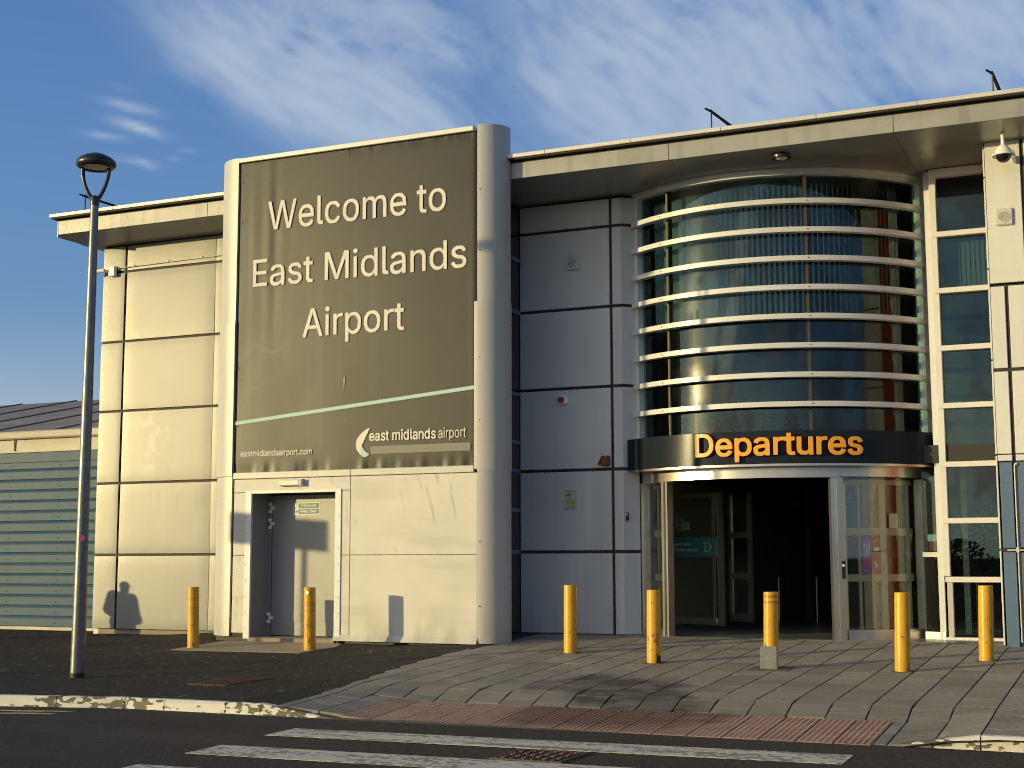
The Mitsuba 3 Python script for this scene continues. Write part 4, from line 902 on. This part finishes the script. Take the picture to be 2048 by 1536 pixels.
# ------------------------------------------------------------------ street furniture
BOL = [(-15.77, 20.98, 'leftmost yellow bollard visible, at the left end of the concrete pad'), (-13.42, 21.10, 'yellow bollard in front of the grey fire door, with bands near its top'), (-8.70, 21.32, 'yellow bollard in front of the shaded wall beside the sign tower'),
       (-6.98, 20.37, 'yellow bollard with a black scuffed side at the left edge of the entrance doors'), (-5.16, 20.14, 'yellow bollard with a galvanised sheet at its foot, in the middle of the doorway'), (-3.36, 20.24, 'yellow bollard in front of the right door panes'), (-2.42, 21.70, 'rightmost yellow bollard, in front of the window strip'), (-18.23, 20.87, 'yellow bollard almost hidden behind the lamp post')]
LEAN = [(-0.03, 0), (-0.02, 0), (0.01, 0), (0.015, 0), (0.025, 0), (0.03, 0), (0.03, 0), (0, 0)]
for i, (x, y, lab) in enumerate(BOL):
    k = thing('bollard', lab, 'bollard', 'yellow bollards in front of the terminal'); z = float(H(x, y)); h = 1.072; r = 0.103
    prof = [(r, z - 0.05), (r, z + h - 0.006), (r - 0.006, z + h), (0, z + h + 0.002)]
    m = lathe(prof, x, y, 40); v = m.vertices.copy(); s = np.clip((v[:, 2] - z) / h, 0, 1); v[:, 0] += LEAN[i][0] * s; m.vertices = v
    obj('post', m, 'm_yellow', k, smooth=40)
    bands = {1: (0.80, 0.76, 0.67), 0: (0.86, 0.70), 4: (0.99, 0.91)}.get(i, ())
    for q in bands:
        hb = 0.035 if i == 4 else 0.012
        m = lathe([(r, z + q), (r + 0.003, z + q + 0.002), (r + 0.003, z + q + hb), (r, z + q + hb + 0.002)], x + LEAN[i][0] * q / h, y, 40); obj('band', m, 'm_yellow_band', k, smooth=40)
    if i == 1: m = flat(shapely.Point(x + 0.0, z + 0.98).buffer(0.03), y - 0.108, 0.004); obj('sticker', m, 'm_white', k)
    if i == 3: obj('scuff', [lathe([(r, z + 0.0), (r + 0.002, z + 0.02), (r + 0.002, z + 0.42), (r, z + 0.44)], x, y, 40).slice_plane((x + 0.072, y, 0), (1, 0, 0))], 'm_joint', k)
    if i == 4:
        obj('foot_plate', hull([(x - 0.125 + dx_, y - 0.125 + dy_, z + dz_) for dx_, dy_, dz_ in ((0, 0, 0), (0.24, 0, -0.0), (0.005, 0.012, 0.315), (0.235, 0.012, 0.315), (0, 0.012, 0), (0.24, 0.012, 0), (0.005, 0.02, 0.315), (0.235, 0.02, 0.315))]), 'm_galv', k)
    if i in (3, 4, 5, 6, 2):
        w = 0.28 if i == 4 else 0.14
        m = bx(x - w, x + w, y - w, y + w * 0.7, 0, 0.0); m = trimesh.creation.box((2 * w, 1.7 * w, 0.01)); m.apply_translation((x, y - 0.15 * w, 0)); v = m.vertices.copy(); v[:, 2] += H(v[:, 0], v[:, 1]) + 0.0035; m.vertices = v; obj('mortar_bed', m, 'm_mortar', k)
# street lamp
def street_lamp(x, y, zg, ztop, label, lean=0.0, group=None):
    k = thing('street_lamp', label, 'street lamp', group)
    n = 14; obj('post', tube([(x + lean * t, y, zg + (ztop - zg) * t) for t in np.linspace(0, 1, n)], [0.102 - 0.042 * t for t in np.linspace(0, 1, n)], 28), 'm_galv', k, smooth=40)
    obj('base_collar', lathe([(0.104, zg - 0.03), (0.108, zg + 0.07), (0.1, zg + 0.075)], x, y), 'm_dark', k, smooth=40)
    x = x + lean
    obj('socket', lathe([(0.066, ztop - 0.10), (0.068, ztop - 0.05), (0.07, ztop - 0.045), (0.07, ztop + 0.02), (0.05, ztop + 0.05), (0, ztop + 0.05)], x, y), 'm_lampblack', k, smooth=40)
    ax = np.array([0.91, 0.415])
    for s in (-1, 1):
        T_ = np.linspace(0, 1, 14); R_ = 0.035 + 0.165 * np.sin(T_ * math.pi / 2 * 0.98) ** 0.9; Z_ = ztop + 0.0 + 0.48 * T_ ** 1.15
        obj('arm', tube([(x + s * ax[0] * r, y + s * ax[1] * r, z) for r, z in zip(R_, Z_)], [0.034 - 0.006 * math.sin(t * math.pi) for t in T_], 12), 'm_lampblack', k, smooth=40)
    zr = ztop + 0.50
    obj('hood', lathe([(0.212, zr - 0.01), (0.249, zr - 0.02), (0.286, zr + 0.005), (0.300, zr + 0.045), (0.290, zr + 0.09), (0.241, zr + 0.135), (0.174, zr + 0.17), (0.162, zr + 0.178), (0.091, zr + 0.205), (0.025, zr + 0.213), (0.021, zr + 0.225), (0, zr + 0.228)], x, y, 48), 'm_lampblack', k, smooth=50)
    obj('diffuser', lathe([(0, zr - 0.004), (0.166, zr - 0.002), (0.217, zr + 0.004), (0.217, zr + 0.012), (0, zr + 0.012)], x, y, 48), 'm_lens', k, smooth=30)
    return k
sl_ = street_lamp(-14.50, 16.56, 0.0, 7.12, 'galvanised street lamp with black saucer head, at the left', 0.03)
m = flat(shapely.Point(0, 0).buffer(0.045), 0, 0.003); m.apply_transform(trimesh.transformations.rotation_matrix(math.radians(41), (0, 0, 1))); m.apply_translation((-14.43, 16.48, 2.02)); obj('sticker', m, 'm_pink', sl_)

# ------------------------------------------------------------------ blue building at the far left
bs = thing('blue_shed', 'low blue clad building with pale fascia and grey roof at the far left', 'building')
YB = 25.2; zt, zb_ = 4.16, 0.12
nrib = 16; hh = (3.92 - zb_) / nrib
for i in range(nrib):
    z0 = zb_ + 0.1 + i * hh
    obj('wall_plank', hull([(x, y, z) for x in (-60, -20.6) for y, z in ((YB, z0 + 0.005), (YB - 0.0, z0 + hh * 0.72), (YB + 0.035, z0 + hh * 0.84), (YB + 0.035, z0 + hh), (YB + 0.06, z0), (YB + 0.06, z0 + hh))]), 'm_blue', bs)
    for x in np.arange(-30, -21, 1.45): obj('screw', trimesh.creation.icosphere(0, 0.014).apply_translation((x, YB - 0.003, z0 + hh * 0.3)), 'm_joint', bs)
obj('wall', bx(-60, -20.6, YB + 0.06, YB + 0.3, 0, 4.2), 'm_blue', bs)
obj('top_trim', bx(-60, -20.6, YB - 0.03, YB + 0.06, 3.93, zt, 0.006), 'm_blue', bs)
obj('base_sill', bx(-60, -20.6, YB - 0.03, YB + 0.06, zb_ - 0.1, zb_ + 0.09), 'm_cream', bs)
obj('fascia', bx(-60, -20.6, YB - 0.08, YB + 0.1, zt, 4.46), 'm_cream', bs)
obj('gutter', bx(-60, -20.6, YB - 0.22, YB - 0.02, 4.462, 4.64, 0.03), 'm_cream', bs)
rs = lambda x0, x1, o: hull([(x, y, z) for x in (x0, x1) for y, z in ((YB - 0.05, 4.60), (YB - 0.05, 4.64 + o), (33, 6.35), (33, 6.40 + o))])
obj('roof', rs(-60, -20.6, 0), 'm_roof', bs)
for x in np.arange(-44, -20.7, 2.1): obj('roof_seam', rs(x, x + 0.05, 0.03), 'm_roofseam', bs)
obj('lamp_bracket', tube([(-24.05, YB - 0.1, 4.2), (-24.05, YB - 0.12, 4.55)], 0.02), 'm_cream', bs)

# ------------------------------------------------------------------ things outside the frame whose shadows and reflections the photograph shows
street_lamp(-10.22 - 0.724 * 12.5, 22.3 - 0.690 * 12.5, -0.02, 7.95, 'second street lamp of the same kind, standing outside the view at left')
rsn = thing('road_sign', 'rectangular road sign on a post outside the view at left', 'sign')
D = 11.0; c0 = np.array([-14.58, 22.72]) + np.array([-0.724, -0.690]) * D; zc = 2.14 + D * 0.110; per = np.array([0.69, -0.724])
def sg(a0, a1, z0, z1, t0, t1): return hull([(*(c0 + per * a + np.array([0.724, 0.69]) * t), z) for a in (a0, a1) for t in (t0, t1) for z in (z0, z1)])
obj('board', sg(-0.50, 0.36, zc - 0.28, zc + 0.30, -0.01, 0.01), 'm_white', rsn); obj('post', sg(-0.045, 0.045, -0.1, zc - 0.28, -0.04, 0.04), 'm_galv', rsn)
import manifold3d as m3
def limb(J, segs):
    parts = []
    for a, b in segs:
        pts = []
        for q in (a, b):
            s = trimesh.creation.icosphere(2, J[q][1]); pts.append(s.vertices * np.array([1, 1, 1]) + np.array(J[q][0]))
        parts.append(m3.Manifold.hull_points(np.vstack(pts)))
    M = parts[0]
    for q in parts[1:]: M = M + q
    M = M.refine_to_length(0.05); me = M.to_mesh(); t = trimesh.Trimesh(me.vert_properties[:, :3], me.tri_verts, process=True); trimesh.smoothing.filter_taubin(t, iterations=8); return t
pr = thing('person', 'person in a cap and dark coat standing outside the view at left', 'person')
Dp = 5.2; pc = np.array([-19.60, 23.72]) + np.array([-0.724, -0.690]) * Dp; zp = 1.26 + Dp * 0.11 - 1.76
fx = np.array([0.998, 0.063]); sd = np.array([-0.063, 0.998])     # facing right along the wall, as the shadow shows
def P(f, s, z): return (pc[0] + fx[0] * f + sd[0] * s, pc[1] + fx[1] * f + sd[1] * s, zp + z)
J = {'pel': (P(-0.02, 0, 0.95), 0.15), 'hl': (P(-0.02, 0.10, 0.92), 0.12), 'hr': (P(-0.02, -0.10, 0.92), 0.12), 'kl': (P(0.02, 0.11, 0.50), 0.085), 'kr': (P(0.04, -0.11, 0.50), 0.085), 'al': (P(-0.02, 0.12, 0.09), 0.058), 'ar': (P(0.0, -0.12, 0.09), 0.058),
     'tl': (P(0.16, 0.13, 0.045), 0.045), 'tr': (P(0.18, -0.13, 0.045), 0.045), 'ch': (P(-0.03, 0, 1.30), 0.17), 'sl': (P(-0.05, 0.20, 1.42), 0.085), 'sr': (P(-0.05, -0.20, 1.42), 0.085), 'el': (P(-0.06, 0.30, 1.14), 0.065), 'er': (P(-0.06, -0.30, 1.14), 0.065),
     'wl': (P(0.12, 0.22, 1.0), 0.05), 'wr': (P(0.12, -0.22, 1.0), 0.05), 'nk': (P(-0.02, 0, 1.48), 0.07), 'hd0': (P(0.01, 0, 1.60), 0.088), 'hd1': (P(0.0, 0, 1.665), 0.095), 'ns': (P(0.115, 0, 1.615), 0.012), 'chn': (P(0.06, 0, 1.535), 0.035)}
obj('body', limb(J, [('pel', 'ch'), ('pel', 'hl'), ('pel', 'hr'), ('hl', 'kl'), ('kl', 'al'), ('al', 'tl'), ('hr', 'kr'), ('kr', 'ar'), ('ar', 'tr'), ('ch', 'sl'), ('ch', 'sr'), ('sl', 'el'), ('el', 'wl'), ('sr', 'er'), ('er', 'wr'), ('ch', 'nk'), ('nk', 'hd0'), ('hd0', 'hd1'), ('hd0', 'ns'), ('hd0', 'chn')]), 'm_skin', pr, smooth=True)
Jc = {k_: (q, r_ + 0.045) for k_, (q, r_) in J.items()}
obj('coat', limb(Jc, [('pel', 'ch'), ('pel', 'hl'), ('pel', 'hr'), ('hl', 'kl'), ('hr', 'kr'), ('kl', 'al'), ('kr', 'ar'), ('ch', 'sl'), ('ch', 'sr'), ('sl', 'el'), ('el', 'wl'), ('sr', 'er'), ('er', 'wr')]), 'm_cloth', pr, smooth=True)
cap = trimesh.creation.icosphere(2, 0.105).slice_plane((0, 0, 0.01), (0, 0, 1)); cap.apply_translation(P(0, 0, 1.655)); obj('cap', [cap, hull([P(0.08, s, 1.665) for s in (-0.08, 0.08)] + [P(0.19, s, 1.645) for s in (-0.05, 0.05)] + [P(0.08, s, 1.68) for s in (-0.08, 0.08)])], 'm_cloth', pr, smooth=30)
# dark belt of trees far behind the viewer, mirrored in the low panes
tv, tf = [], []
def leafcloud(cx, cy, z0, h, w, n):
    for _ in range(n):
        t = rng.random(); rr_ = w * math.sin(math.pi * min(0.98, 0.12 + 0.85 * t)) ** 0.8; a_ = rng.random() * 6.28; q = math.sqrt(rng.random()) * rr_
        c = np.array([cx + q * math.cos(a_), cy + q * math.sin(a_), z0 + h * t]); u_ = rng.normal(size=3); u_ /= np.linalg.norm(u_); v_ = np.cross(u_, rng.normal(size=3)); v_ /= np.linalg.norm(v_); s_ = 0.35
        k_ = len(tv); tv.extend([c - u_ * s_, c + u_ * s_, c + v_ * s_]); tf.append([k_, k_ + 1, k_ + 2])
for i in range(46):
    x_ = -150 + i * 6.6 + rng.normal(0, 2); leafcloud(x_, -95 + rng.normal(0, 6), 0, 3.5 + 3.5 * rng.random() ** 1.5, 2.6 + rng.random() * 1.6, 420)
obj('tree_belt', trimesh.Trimesh(np.array(tv), np.array(tf), process=False), 'm_foliage', kind='stuff', label='dark belt of trees far across the road')
